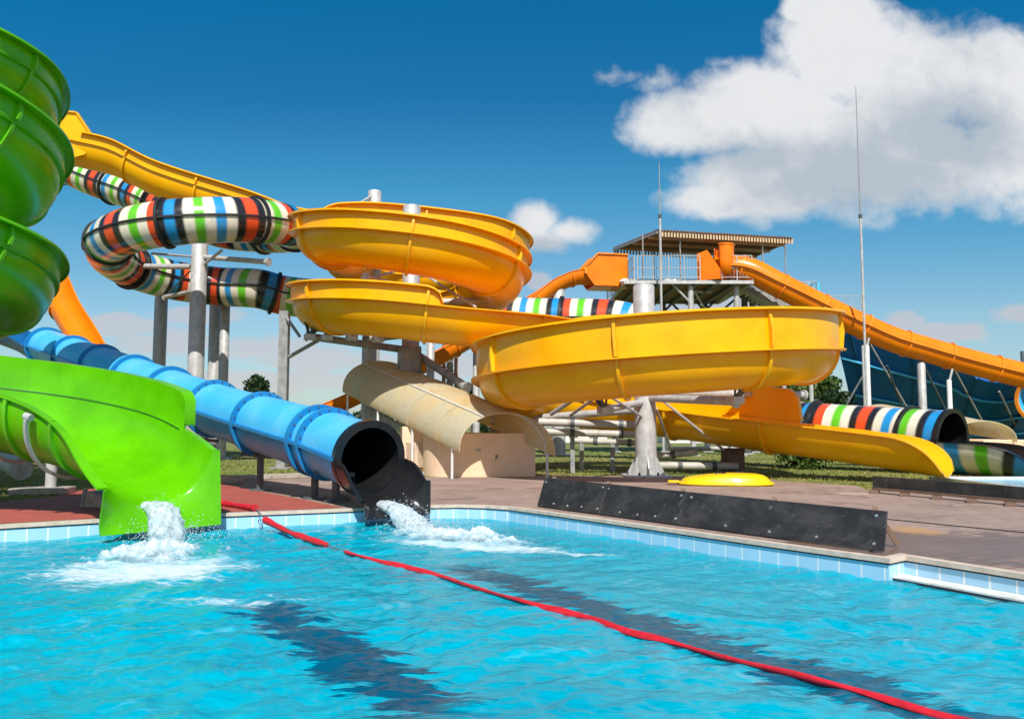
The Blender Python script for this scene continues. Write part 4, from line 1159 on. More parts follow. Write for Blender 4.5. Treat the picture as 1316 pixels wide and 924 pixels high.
# keep only the faces inside the pool
pl = np.array(pool); cxm = Xg.ravel()[fq].mean(1); cym = Yg.ravel()[fq].mean(1)
# point in polygon, grown a little so that the sheet runs under the coping
def inside(px_, py_, poly):
    r = np.zeros(len(px_), bool); j = len(poly)-1
    for i in range(len(poly)):
        xi, yi = poly[i]; xj, yj = poly[j]
        c = ((yi > py_) != (yj > py_)) & (px_ < (xj-xi)*(py_-yi)/(yj-yi+1e-12)+xi); r ^= c; j = i
    return r
cen = pl.mean(0); grown = pl+(pl-cen)/np.linalg.norm(pl-cen, axis=1)[:, None]*.06
fq = fq[inside(cxm, cym, grown)]
me = bpy.data.meshes.new('pool_water'); me.from_pydata(np.stack([Xg.ravel(), Yg.ravel(), Zg.ravel()], 1).tolist(), [], fq.tolist())
bm = bmesh.new(); bm.from_mesh(me); bmesh.ops.delete(bm, geom=[v for v in bm.verts if not v.link_faces], context='VERTS'); 
for f in bm.faces:
    f.normal_update()
    if f.normal.z < 0: f.normal_flip()
bm.to_mesh(me); bm.free(); me.shade_smooth()
water = bpy.data.objects.new('pool_water', me); COL.objects.link(water); water['kind'] = 'structure'
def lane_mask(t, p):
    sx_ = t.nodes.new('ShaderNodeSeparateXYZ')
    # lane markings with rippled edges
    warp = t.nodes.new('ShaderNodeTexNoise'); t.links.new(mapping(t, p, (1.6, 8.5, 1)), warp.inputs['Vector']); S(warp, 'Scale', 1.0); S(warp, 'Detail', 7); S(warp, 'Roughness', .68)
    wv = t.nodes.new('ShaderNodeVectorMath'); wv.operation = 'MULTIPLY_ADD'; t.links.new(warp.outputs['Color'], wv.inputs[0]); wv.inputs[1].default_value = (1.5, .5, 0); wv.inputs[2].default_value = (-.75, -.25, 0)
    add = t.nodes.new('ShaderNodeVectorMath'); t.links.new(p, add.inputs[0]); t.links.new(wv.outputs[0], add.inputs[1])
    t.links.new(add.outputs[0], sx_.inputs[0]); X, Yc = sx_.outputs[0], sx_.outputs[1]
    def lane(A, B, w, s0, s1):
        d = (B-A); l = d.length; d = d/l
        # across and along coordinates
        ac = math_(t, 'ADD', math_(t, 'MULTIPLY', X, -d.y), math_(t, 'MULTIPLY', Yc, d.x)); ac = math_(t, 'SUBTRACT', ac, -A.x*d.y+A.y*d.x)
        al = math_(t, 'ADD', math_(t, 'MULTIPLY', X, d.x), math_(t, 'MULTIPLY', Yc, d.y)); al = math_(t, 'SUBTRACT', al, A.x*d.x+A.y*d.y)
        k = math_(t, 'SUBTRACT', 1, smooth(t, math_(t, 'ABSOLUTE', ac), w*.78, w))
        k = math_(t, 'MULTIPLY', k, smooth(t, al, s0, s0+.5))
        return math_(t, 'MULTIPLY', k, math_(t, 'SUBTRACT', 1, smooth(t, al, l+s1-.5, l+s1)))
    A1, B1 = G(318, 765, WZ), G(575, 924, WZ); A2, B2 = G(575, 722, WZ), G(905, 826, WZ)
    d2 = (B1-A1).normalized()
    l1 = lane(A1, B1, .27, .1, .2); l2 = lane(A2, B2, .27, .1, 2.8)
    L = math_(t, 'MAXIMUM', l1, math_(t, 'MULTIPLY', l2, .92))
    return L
def water_mat():
    m, t, out = nt('pool_water'); p = pos(t)
    bn = t.nodes.new('ShaderNodeBump'); S(bn, 'Strength', .38); S(bn, 'Distance', .03)
    nz = noise_tex(t, mapping(t, p, (1, 1.6, 1)), 5.5, 5, .55, .6); t.links.new(nz, bn.inputs['Height'])
    tr = t.nodes.new('ShaderNodeBsdfTransparent'); S(tr, 0, (.25, .92, .98, 1))
    df = t.nodes.new('ShaderNodeBsdfDiffuse'); t.links.new(bn.outputs[0], df.inputs['Normal'])
    # ripple light and dark painted into the water colour, over broad random patches
    cl = noise_tex(t, mapping(t, p, (.8, 1.5, 1)), .8, 5, .6, 1.0); rp = noise_tex(t, mapping(t, p, (1, 2.2, 1)), 5.5, 7, .68, .9)
    tone = math_(t, 'ADD', math_(t, 'MULTIPLY', cl, .45), math_(t, 'MULTIPLY', rp, .75))
    wcol = ramp(t, tone, [(.34, (.0, .31, .46, 1)), (.56, (.0, .405, .56, 1)), (.74, (.0, .475, .62, 1)), (.88, (.04, .58, .70, 1))])
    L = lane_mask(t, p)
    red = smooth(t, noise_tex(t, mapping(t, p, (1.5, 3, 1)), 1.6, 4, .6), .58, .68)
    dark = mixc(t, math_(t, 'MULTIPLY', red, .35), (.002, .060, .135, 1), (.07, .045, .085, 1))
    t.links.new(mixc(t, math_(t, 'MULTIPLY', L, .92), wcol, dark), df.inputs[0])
    body = t.nodes.new('ShaderNodeMixShader'); S(body, 0, .84); t.links.new(tr.outputs[0], body.inputs[1]); t.links.new(df.outputs[0], body.inputs[2])
    gl = t.nodes.new('ShaderNodeBsdfGlossy'); S(gl, 'Roughness', .03); t.links.new(bn.outputs[0], gl.inputs['Normal'])
    fr = t.nodes.new('ShaderNodeFresnel'); S(fr, 0, 1.22); t.links.new(bn.outputs[0], fr.inputs['Normal'])
    mx = t.nodes.new('ShaderNodeMixShader'); t.links.new(fr.outputs[0], mx.inputs[0]); t.links.new(body.outputs[0], mx.inputs[1]); t.links.new(gl.outputs[0], mx.inputs[2])
    # foam floating around the two falls
    def blob(c, sx_, sy_, rot):
        tc = mapping(t, p, (1/sx_, 1/sy_, 1), (0, 0, 0)); dv = t.nodes.new('ShaderNodeVectorMath'); dv.operation = 'SUBTRACT'
        t.links.new(p, dv.inputs[0]); dv.inputs[1].default_value = (c.x, c.y, WZ)
        mp = mapping(t, dv.outputs[0], (1, 1, 0), (0, 0, rot)); mp2 = mapping(t, mp, (1/sx_, 1/sy_, 0))
        ln = t.nodes.new('ShaderNodeVectorMath'); ln.operation = 'LENGTH'; t.links.new(mp2, ln.inputs[0])
        return math_(t, 'SUBTRACT', 1, ln.outputs[1], clamp=True)
    k = math_(t, 'MAXIMUM', blob(G(188, 731, WZ), 1.55, 1.35, 0), blob(G(605, 700, WZ), 2.0, .62, R(28)))
    k = math_(t, 'MAXIMUM', k, math_(t, 'MULTIPLY', blob(G(290, 772, WZ), 1.5, .6, 0), .42))
    k = math_(t, 'MAXIMUM', k, math_(t, 'MULTIPLY', blob(G(760, 712, WZ), .7, .2, R(20)), .7))
    fn = noise_tex(t, mapping(t, p, (1.6, 3.4, 1)), 2.6, 9, .68, .9)
    fm = smooth(t, math_(t, 'ADD', math_(t, 'MULTIPLY', k, .85), math_(t, 'MULTIPLY', fn, 1.15)), .80, 1.12)
    fm = math_(t, 'MULTIPLY', fm, smooth(t, k, 0, .12))
    # stray flecks of foam, also painted in for light ripple streaks
    fl = noise_tex(t, mapping(t, p, (3.2, 6.5, 1)), 2.4, 7, .66, .4); fl2 = noise_tex(t, mapping(t, p, (.8, 1.4, 1)), .8, 3, .5)
    flk = math_(t, 'MULTIPLY', smooth(t, fl, .66, .76), smooth(t, fl2, .44, .6))
    fm = math_(t, 'MAXIMUM', fm, math_(t, 'MULTIPLY', flk, .38))
    # bright caustic and ripple lines painted as a thin pale net
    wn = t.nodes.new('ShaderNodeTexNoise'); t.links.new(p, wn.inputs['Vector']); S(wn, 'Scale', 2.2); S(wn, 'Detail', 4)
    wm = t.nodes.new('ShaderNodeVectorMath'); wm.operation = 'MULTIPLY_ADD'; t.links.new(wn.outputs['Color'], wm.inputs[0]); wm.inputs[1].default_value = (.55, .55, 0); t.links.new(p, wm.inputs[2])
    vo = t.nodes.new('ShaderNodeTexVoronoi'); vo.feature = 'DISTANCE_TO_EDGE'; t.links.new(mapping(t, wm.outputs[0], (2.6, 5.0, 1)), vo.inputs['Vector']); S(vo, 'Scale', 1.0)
    caustic_net = math_(t, 'SUBTRACT', 1, smooth(t, vo.outputs['Distance'], .0, .10)); lm = noise_tex(t, mapping(t, p, (.9, 1.3, 1), loc=(4, 2, 0)), 1.0, 5, .6)
    fm = math_(t, 'MAXIMUM', fm, math_(t, 'MULTIPLY', math_(t, 'MULTIPLY', caustic_net, smooth(t, lm, .52, .66)), .13))
    fo = t.nodes.new('ShaderNodeBsdfDiffuse'); S(fo, 0, (.56, .68, .73, 1)); t.links.new(bn.outputs[0], fo.inputs['Normal'])
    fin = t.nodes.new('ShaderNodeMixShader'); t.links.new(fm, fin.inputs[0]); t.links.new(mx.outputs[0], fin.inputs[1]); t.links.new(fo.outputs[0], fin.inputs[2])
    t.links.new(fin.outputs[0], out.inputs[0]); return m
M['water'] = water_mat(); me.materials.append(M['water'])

# gushing water
def foam_mat(name='white_water', soft=False):
    m, t, out = nt(name); p = pos(t)
    n1 = noise_tex(t, mapping(t, p, (1, 1, .5)), 14, 7, .72)
    col = mixc(t, smooth(t, n1, .3, .7), (.60, .74, .80, 1), (.84, .88, .89, 1))
    b = t.nodes.new('ShaderNodeBsdfDiffuse'); t.links.new(col, b.inputs[0])
    bu = t.nodes.new('ShaderNodeBump'); S(bu, 'Strength', .35); S(bu, 'Distance', .03); t.links.new(noise_tex(t, p, 26, 6, .7), bu.inputs['Height']); t.links.new(bu.outputs[0], b.inputs['Normal'])
    tl = t.nodes.new('ShaderNodeBsdfTranslucent'); t.links.new(col, tl.inputs[0])
    a = t.nodes.new('ShaderNodeMixShader'); S(a, 0, .35); t.links.new(b.outputs[0], a.inputs[1]); t.links.new(tl.outputs[0], a.inputs[2])
    tr = t.nodes.new('ShaderNodeBsdfTransparent'); S(tr, 0, (.92, .99, 1, 1))
    x = t.nodes.new('ShaderNodeMixShader')
    if soft:   # thins out where the heap sinks to the surface
        z = t.nodes.new('ShaderNodeSeparateXYZ'); t.links.new(p, z.inputs[0])
        hgt = math_(t, 'SUBTRACT', z.outputs[2], WZ)
        k = math_(t, 'ADD', hgt, math_(t, 'MULTIPLY_ADD', noise_tex(t, mapping(t, p, (1.5, 3, 1)), 6, 7, .7), .16, -.08))
        f = math_(t, 'SUBTRACT', 1, smooth(t, k, .0, .13)); t.links.new(f, x.inputs[0])
    else:
        hole = smooth(t, noise_tex(t, mapping(t, p, (1, 1, .3)), 18, 6, .7), .46, .62); t.links.new(math_(t, 'MULTIPLY', hole, .4), x.inputs[0])
    t.links.new(a.outputs[0], x.inputs[1]); t.links.new(tr.outputs[0], x.inputs[2])
    t.links.new(x.outputs[0], out.inputs[0]); return m
M['foam'] = foam_mat(); M['foamsoft'] = foam_mat('settling_foam', True)
def fnoise(v, s, o=4): return mnoise.fractal(V(v)*s, .7, 2.2, o)
def jet(label, path, widths, foam_c, foam_r, foam_rot, foam_h, spray_n, seed):
    rr = np.random.default_rng(seed)
    root = thing('water_jet', label, 'water', tuple(path[-1]), 'slide outflows')
    fr = catmull([tuple(p) for p in path], .025); n = 40; vs = []; fs = []
    E = fr[-1][3]
    for p, L, U, s, T in fr:
        k = s/E; w = np.interp(k, [0, .4, 1], widths[0]); h = np.interp(k, [0, .4, 1], widths[1])
        for i in range(n):
            t = 2*math.pi*i/n; q = p+L*math.cos(t)*w+U*math.sin(t)*h
            dn = fnoise((q.x*1.0, q.y*1.0, q.z*.35), 8)*.06*(.3+k)+fnoise((q.x, q.y, q.z*.4), 24, 3)*.024*(.4+k)
            vs.append(q+(L*math.cos(t)+U*math.sin(t))*dn)
    m = len(fr)
    for j in range(m-1):
        for i in range(n): fs.append((j*n+i, j*n+(i+1) % n, (j+1)*n+(i+1) % n, (j+1)*n+i))
    fs += [tuple(range(n)), tuple(range((m-1)*n, m*n))]
    mb = MB(); mb.add(vs, fs); mb.build('stream', M['foam'], root, sharp=80)
    # boiling foam: a mound that dives under the surface at its ragged edge
    nx, ny = 130, 90; vs = []; ca, sa = math.cos(foam_rot), math.sin(foam_rot)
    for j in range(ny+1):
        for i in range(nx+1):
            u = -1+2*i/nx; v = -1+2*j/ny; d = math.hypot(u, v)
            x = foam_c.x+(u*foam_r[0])*ca-(v*foam_r[1])*sa; y = foam_c.y+(u*foam_r[0])*sa+(v*foam_r[1])*ca
            e = (1-d)
            z = WZ + foam_h*(max(e, -.5)*1.2-.42 + .62*fnoise((x*.9, y*1.5, seed), 2.6, 6)+.16*fnoise((x, y, seed), 11, 4))
            vs.append((x, y, z))
    fs = [(j*(nx+1)+i, j*(nx+1)+i+1, (j+1)*(nx+1)+i+1, (j+1)*(nx+1)+i) for j in range(ny) for i in range(nx)]
    fs = [f for f in fs if max(vs[k][2] for k in f) > WZ-.06]
    mb = MB(); mb.add(vs, fs); fo = mb.build('foam', M['foamsoft'], root, sharp=180)
    # flying drops
    mb = MB(); end = path[-1]
    for k in range(spray_n):
        if k % 3 == 0:
            f = fr[rr.integers(len(fr)//3, len(fr))]; q = f[0]+V(rr.normal(0, 1, 3))*.11
        else:
            q = V((end.x, end.y, WZ))+V((rr.normal(0, .34), rr.normal(0, .22), abs(rr.normal(0, .13))))
        r = rr.uniform(.003, .009); ax = V(rr.normal(0, 1, 3)).normalized()
        b_ = ax.orthogonal().normalized(); c_ = ax.cross(b_)
        mb.add([q+ax*r*1.6, q-ax*r*1.6, q+b_*r, q-b_*r, q+c_*r, q-c_*r], [(0, 2, 4), (0, 4, 3), (0, 3, 5), (0, 5, 2), (1, 4, 2), (1, 3, 4), (1, 5, 3), (1, 2, 5)])
    o = mb.build('spray', M['foam'], root); o['kind'] = 'stuff'
gl_ = GF[-1]; gp, gT = gl_[0], V((gl_[4].x, gl_[4].y, 0)).normalized()
g0 = gp+V((0, 0, -.80)); 
jet('white water gushing from the green outlet into a wide foam patch',
    [g0-gT*.25+V((0, 0, .04)), g0+gT*.10, g0+gT*.24+V((0, 0, -.07)), g0+gT*.33+V((0, 0, -.22)), g0+gT*.38+V((0, 0, -.48))], ([.13, .17, .27], [.06, .12, .20]),
    G(196, 716, WZ), (1.0, 1.15), 0, .19, 1500, 3)
bp, bT = BF2[-1][0], V((BF2[-1][4].x, BF2[-1][4].y, 0)).normalized(); b0 = bp+V((0, 0, -.52))
jet('white water shooting from the black tube mouth in a long low streak',
    [b0-bT*.3+V((0, 0, .05)), b0+bT*.1, b0+bT*.45+V((0, 0, -.10)), b0+bT*.8+V((0, 0, -.24)), b0+bT*1.1+V((0, 0, -.34))], ([.15, .19, .26], [.07, .11, .14]),
    G(590, 694, WZ), (1.6, .62), math.atan2(-.5, .9), .18, 1300, 5)

# ================================================================== float line
root = thing('float_line', 'red foam float line strung diagonally across the pool', 'pool rope', tuple(G(700, 780, WZ)))
def wig(ctrl, r, ds=.05, flat=1.0, seed=0, twist=0):
    fr = catmull([tuple(p) for p in ctrl], ds); vs = []; n = 12
    for p, L, U, s, T in fr:
        k = r*(1+.16*math.sin(s*5+seed)+.1*math.sin(s*11.3+seed)); fl = flat if flat < 1 else 1
        tw = twist*math.sin(s*2.1+seed)
        for i in range(n):
            t = 2*math.pi*i/n; a, b = math.cos(t)*k, math.sin(t)*k*fl
            vs.append(p+L*(a*math.cos(tw)-b*math.sin(tw))+U*(a*math.sin(tw)+b*math.cos(tw)))
    m = len(fr); fs = [(j*n+i, j*n+(i+1) % n, (j+1)*n+(i+1) % n, (j+1)*n+i) for j in range(m-1) for i in range(n)]
    fs += [tuple(range(n)), tuple(range((m-1)*n, m*n))]; mb = MB(); mb.add(vs, fs); return mb
w = lambda px, py, dz=.012: G(px, py, WZ+dz)
on_deck = [V((*G(236, 642).xy, .05)), V((*G(285, 650).xy, .05)), V((*G(328, 657.5).xy, .06))]
wig(on_deck, .042).build('float', M['red'], root)
pA = P(341, 668, 12.0); wig([pA, P(360, 678, 11.6), P(385, 689, 11.1), w(420, 700, .03)], .042, seed=1).build('float', M['red'], root)
long = [w(445, 710, .02), w(500, 724), w(560, 738), w(605, 754), w(640, 764), w(700, 780), w(760, 795), w(805, 811), w(850, 822), w(930, 845), w(1000, 862), w(1110, 890), w(1215, 921), w(1330, 950), w(1500, 990)]
wig(long, .031, flat=.62, seed=2, twist=.9).build('float', M['red'], root)
mb = MB(); pts = [V((*G(236, 642).xy, .05)), V((*G(328, 657.5).xy, .06)), pA, w(420, 700, .03), w(445, 710, .02)]
for a_, b_ in zip(pts[:-1], pts[1:]): mb.tube(a_, b_, .008, n=6)
mb.build('rope', M['rope'], root)
mb = MB(); k = P(338, 667, 12.05); mb.tube(k, k+V((-.02, .05, -.15)), .006, n=6); mb.tube(k, k+V((-.08, .03, -.02)), .006, n=6); mb.tube(k+V((-.08, .03, -.02)), k+V((-.04, .05, -.16)), .006, n=6); mb.build('knot', M['rope'], root)

# ================================================================== barriers, raft, small things
def rubber():
    m, t, out = nt('black_rubber_sheet'); p = pos(t)
    n1 = noise_tex(t, mapping(t, p, (1, 1, 2)), 2.2, 7, .68)
    col = mixc(t, smooth(t, n1, .42, .66), (.022, .021, .02, 1), (.045, .043, .041, 1))
    n2 = noise_tex(t, mapping(t, p, (5, 5, 1)), 2.6, 7, .7)
    col = mixc(t, math_(t, 'MULTIPLY', smooth(t, n2, .58, .74), .55), col, (.20, .19, .18, 1))
    b = principled(t, out, col, math_(t, 'MULTIPLY_ADD', n1, .4, .25)); bump(t, b, n2, .2, .01); return m
M['rubber'] = rubber()
def panel(name, root, a0, b0, a1, b1, th, mat):
    a0, b0, a1, b1 = map(V, (a0, b0, a1, b1)); d = (b0-a0).normalized(); n = V((-d.y, d.x, 0))*th
    mb = MB(); vs = [a0, b0, b1, a1]; vs = vs+[q+n for q in vs]
    mb.add(vs, [(0, 1, 2, 3), (7, 6, 5, 4)]+[(i, (i+1) % 4, 4+(i+1) % 4, 4+i) for i in range(4)])
    return mb.build(name, mat, root, smooth=False, bevel=.004)
A0 = G(690, 651.5); B0 = G(1136, 711.5); At = P(700, 613.5, A0.y+.22); Bt = P(1140, 657, B0.y+.34)
A0.z = B0.z = .02
root = thing('splash_barrier', 'long black leaning splash barrier of bolted sheets beside the pool', 'barrier', tuple((A0+B0)/2), 'black splash barriers')
cuts = [0, .255, .52, 1.0]; rr_ = random.Random(4)
for k in range(3):
    u0, u1 = cuts[k]+.0004, cuts[k+1]-.0004
    o1, o2 = rr_.uniform(-.004, .004), rr_.uniform(-.004, .004)
    pn = panel('sheet', root, A0.lerp(B0, u0), A0.lerp(B0, u1), At.lerp(Bt, u0)+V((0, 0, o1)), At.lerp(Bt, u1)+V((0, 0, o2)), .025, M['rubber'])
    d = (B0-A0).normalized(); n = V((d.y, -d.x, 0))
    for u, v in ((.04, .84), (.96, .86), (.96, .16), (.5, .13), (.72, .15), (.27, .14)):
        uu = lerp(u0, u1, u); q = A0.lerp(B0, uu).lerp(At.lerp(Bt, uu), v)
        mb = MB(); mb.tube(q-n*.005, q+n*.012, .018, .013, n=10); mb.build('bolt', M['bolt'], pn)
n = V((-(B0-A0).normalized().y, (B0-A0).normalized().x, 0))
for u in (.03, .25, .5, .75, .97):
    q = A0.lerp(B0, u)+n*.07; tq = At.lerp(Bt, u)+n*.07
    mb = MB(); mb.bar(q, tq+V((0, 0, .02)), .05, .05); mb.bar(tq, V((q.x+n.x*.5, q.y+n.y*.5, .03)), .05, .05)
    mb.build('stay', M['brownblock'], root)
A0 = G(1121, 633); B0 = G(1316, 651); d = (B0-A0); B0 = B0+d*.8
At = P(1121, 611.5, A0.y+.04); Bt = V((B0.x+.02, B0.y+.04, At.z-.02)); A0.z = B0.z = .06
root = thing('splash_barrier', 'low plain dark barrier in front of the yellow slide exit', 'barrier', tuple(A0), 'black splash barriers')
for k in range(4):
    u0, u1 = k/4+.001, (k+1)/4-.001
    panel('sheet', root, A0.lerp(B0, u0), A0.lerp(B0, u1), At.lerp(Bt, u0), At.lerp(Bt, u1), .03, M['rubber'])
for k in range(9):
    q = A0.lerp(B0, k/8); mb = MB(); mb.box((q.x, q.y-.12, .035), (.16, .3, .06), -.5); mb.build('foot', M['brownblock'], root)
mb = MB(); mb.bar(V((A0.x, A0.y-.12, .09)), V((B0.x, B0.y-.12, .09)), .05, .04); mb.build('rail', M['brownblock'], root)

# yellow raft lying upside down
q = G(932, 623); root = thing('plastic_raft', 'upturned yellow plastic raft lying on the brown paving', 'raft', (q.x, q.y, 0))
mb = MB(); nx, nu = 34, 40; vs = []; Lr, Wr, Hr = 1.03, .55, .25
for j in range(nx+1):
    for i in range(nu):
        t = 2*math.pi*i/nu; k = j/nx
        # rounded oblong, flat crown, rolled rim
        sgn = lambda v, p: math.copysign(abs(v)**p, v)
        ex, ey = sgn(math.cos(t), .75), sgn(math.sin(t), .75)
        pr = [(1.0, .0), (1.03, .03), (1.0, .06), (.96, .075), (.93, .11), (.88, .17), (.80, .215), (.68, .24), (.5, .25), (.25, .255), (0.001, .26)]
        a_ = k*(len(pr)-1); i0 = min(int(a_), len(pr)-2); f_ = a_-i0
        rr2 = lerp(pr[i0][0], pr[i0+1][0], f_); zz = lerp(pr[i0][1], pr[i0+1][1], f_)
        x = ex*Lr*rr2; y = ey*Wr*rr2; zz *= 1-.25*max(0, -ex)
        rz = -.16; vs.append((q.x+x*math.cos(rz)-y*math.sin(rz), q.y+x*math.sin(rz)+y*math.cos(rz), .012+zz))
fs = [(j*nu+i, j*nu+(i+1) % nu, (j+1)*nu+(i+1) % nu, (j+1)*nu+i) for j in range(nx) for i in range(nu)]
mb.add(vs, fs+[tuple(range(nu))]); mb.build('hull', M['ylw_plastic'], root, sharp=60)
for dx, dy in ((-.13, -.12), (.35, .1)):
    mb = MB(); c = (q.x+dx, q.y+dy, .275); 
    mb.bar((c[0]-.1, c[1], c[2]), (c[0]+.1, c[1]-.02, c[2]), .03, .03); mb.bar((c[0]-.1, c[1], c[2]-.03), (c[0]-.1, c[1], c[2]+.015), .03, .03); mb.bar((c[0]+.1, c[1]-.02, c[2]-.03), (c[0]+.1, c[1]-.02, c[2]+.015), .03, .03)
    mb.build('handle', M['blackrib'], root)
mb = MB(); mb.box((q.x-1.13, q.y+.1, .07), (.26, .3, .05), -.16); mb.build('nose_tab', M['ylw_plastic'], root, bevel=.015)

# pedestal under the green chute
q = G(45, 636); root = thing('support_column', 'short grey post on a concrete pad under the green chute', 'column', (q.x, q.y, 0), 'slide columns')
q = V((q.x, q.y+.25, 0)); mb = MB(); mb.lathe((q.x+.15, q.y, .13), [(.1, 0), (.1, .55), (.001, .55)], 20); mb.build('post', M['steel'], root)
mb = MB(); mb.box((q.x+.2, q.y, .70), (.42, .3, .04)); mb.build('head_plate', M['steel'], root)
mb = MB(); mb.box((q.x, q.y, .065), (1.0, .62, .13), .1); mb.build('pad', M['concrete'], root, bevel=.02)
q = G(117, 652); root = thing('concrete_block', 'wedge of pale concrete on the red deck below the green outlet', 'block', (q.x, q.y, 0))
mb = MB(); mb.add([(q.x-.12, q.y, 0), (q.x+.4, q.y-.22, 0), (q.x+.6, q.y+.2, 0), (q.x+.1, q.y+.4, 0), (q.x-.12, q.y+.02, .26), (q.x+.15, q.y-.06, .22), (q.x+.35, q.y+.3, .22), (q.x+.08, q.y+.38, .26)], [(0, 1, 2, 3), (4, 7, 6, 5), (0, 4, 5, 1), (1, 5, 6, 2), (2, 6, 7, 3), (3, 7, 4, 0)]); mb.build('body', M['concrete'], root, smooth=False, bevel=.02)
mb = MB(); mb.tube((q.x-.15, q.y+.03, .0), (q.x-.13, q.y+.05, .3), .04, n=8); mb.build('stake', M['greysteel'], root)
for k, (px, py) in enumerate(((434, 641), (446, 643))):
    q = G(px, py); mb = MB(); mb.box((q.x, q.y, .05), (.2, .13, .10), -.35+.15*k); o = mb.build('brick', M['brick'], None, bevel=.01, smooth=False)
    tag(o, ('loose brick on the deck under the blue tube, farther from the pool corner mouth', 'loose brick on the deck under the blue tube, nearer the black mouth')[k], 'brick', 'loose bricks')
# kerb along the lawn
kp = [G(285, 617.5), G(312, 616.5), G(400, 613.5), G(545, 612.6)]
for k, (a_, b_) in enumerate(zip(kp[:-1], kp[1:])):
    mb = MB(); mb.bar((a_.x, a_.y, .06), (b_.x, b_.y, .06), .18, .12); o = mb.build('kerb', M['concrete'], None, bevel=.015); o['kind'] = 'structure'
q = G(297, 621); mb = MB(); mb.box((q.x, q.y, .09), (.5, .3, .18), .1); o = mb.build('concrete_block', M['concrete'], None, bevel=.02); tag(o, 'small low concrete block at the lawn edge right of the green outlet', 'block')
a_, b_ = G(1136, 667), G(1330, 686); mb = MB(); b_ = b_+(b_-a_)*.6; mb.bar((a_.x, a_.y, .003), (b_.x, b_.y, .003), .05, .012); o = mb.build('drain_channel', M['darkline'], None); o['kind'] = 'structure'
# dark drain kerb in front of the bowl column
a_, b_ = G(775, 613), G(1100, 625.5)

# second pool at the right behind the low barrier
q = G(1245, 622)
mb = MB(); x0, y0, x1, y1 = 10.2, 14.9, 26, 19.8
for c_, d_ in ((((x0+x1)/2, y0, .05), (x1-x0+.3, .14, .1)), (((x0+x1)/2, y1, .05), (x1-x0+.3, .14, .1)), ((x0, (y0+y1)/2, .05), (.14, y1-y0-.15, .1)), ((x1, (y0+y1)/2, .05), (.14, y1-y0-.15, .1))): mb.box(c_, d_)
o = mb.build('basin_rim', M['tile'], None, smooth=False); o['kind'] = 'structure'
def w2():
    m, t, out = nt('basin_water'); p = pos(t)
    b = principled(t, out, mixc(t, noise_tex(t, p, 2, 5), (.10, .42, .66, 1), (.22, .56, .76, 1)), .08); bump(t, b, noise_tex(t, p, 4, 5), .6, .04); return m
bm = bmesh.new(); vs = [bm.verts.new(v_) for v_ in ((x0, y0, .055), (x1, y0, .055), (x1, y1, .055), (x0, y1, .055))]; bm.faces.new(vs); struct_bm('basin_water', bm, w2())
# foam where the striped slide ends
e = SF2[-1][0]; mb = MB(); rr = np.random.default_rng(9)
for k in range(900):
    p = V((e.x+.1+rr.normal(0, .35), e.y-.25+rr.normal(0, .3), .05+abs(rr.normal(0, .16)))); r = rr.uniform(.012, .045); ax = V(rr.normal(0, 1, 3)).normalized(); b_ = ax.orthogonal().normalized(); c_ = ax.cross(b_)
    mb.add([p+ax*r, p-ax*r, p+b_*r, p-b_*r, p+c_*r, p-c_*r], [(0, 2, 4), (0, 4, 3), (0, 3, 5), (0, 5, 2), (1, 4, 2), (1, 3, 4), (1, 5, 3), (1, 2, 5)])
o = mb.build('foam', M['foam'], None); tag(o, 'white splash at the foot of the striped exit chute', 'foam', kind='stuff')

# ================================================================== lawn and planting
def lawn():
    m, t, out = nt('lawn'); p = pos(t)
    n1 = noise_tex(t, p, .35, 6, .65); n2 = noise_tex(t, p, 6, 7, .7)
    col = mixc(t, smooth(t, n1, .38, .64), (.13, .19, .035, 1), (.27, .24, .075, 1))
    col = mixc(t, math_(t, 'MULTIPLY', smooth(t, n2, .4, .7), .6), col, (.10, .12, .03, 1))
    n3 = noise_tex(t, p, .9, 5, .6); col = mixc(t, math_(t, 'MULTIPLY', smooth(t, n3, .58, .7), .6), col, (.36, .28, .13, 1))
    b = principled(t, out, col, .9); bump(t, b, n2, .8, .05); return m
M['lawn'] = lawn()
hole = np.array(deck_out); hole_in = [(x, y) for x, y in deck_out]
cen = np.array([0, 6.0]); hin = [tuple(cen+(np.array(q)-cen)*(1-.12/np.linalg.norm(np.array(q)-cen))) for q in deck_out]
struct_bm('lawn', ring_fill([(-600, -200), (600, -200), (600, 1500), (-600, 1500)], [hin], -.012), M['lawn'])
def blade_mat():
    m, t, out = nt('grass_blades'); p = pos(t)
    n1 = noise_tex(t, p, .6, 5, .65); oi = noise_tex(t, p, 40, 2)
    col = mixc(t, smooth(t, n1, .4, .62), (.16, .27, .04, 1), (.36, .33, .09, 1)); col = mixc(t, math_(t, 'MULTIPLY', oi, .5), col, (.46, .38, .15, 1))
    d = t.nodes.new('ShaderNodeBsdfDiffuse'); t.links.new(col, d.inputs[0]); tl = t.nodes.new('ShaderNodeBsdfTranslucent'); t.links.new(col, tl.inputs[0])
    x = t.nodes.new('ShaderNodeMixShader'); S(x, 0, .3); t.links.new(d.outputs[0], x.inputs[1]); t.links.new(tl.outputs[0], x.inputs[2]); t.links.new(x.outputs[0], out.inputs[0]); return m
M['blades'] = blade_mat()
nB = 90000; yy = 13.2*(48/13.2)**rng.random(nB); xx = (rng.random(nB)*2-1)*.72*yy
ok = ~inside(xx, yy, np.array(deck_out)+0.0)
clump = np.array([mnoise.noise(V((x*1.1, y*1.1, 3))) for x, y in zip(xx, yy)]); ok &= clump+rng.normal(0, .3, nB) > -.25
xx, yy, clump = xx[ok], yy[ok], clump[ok]; n = len(xx)
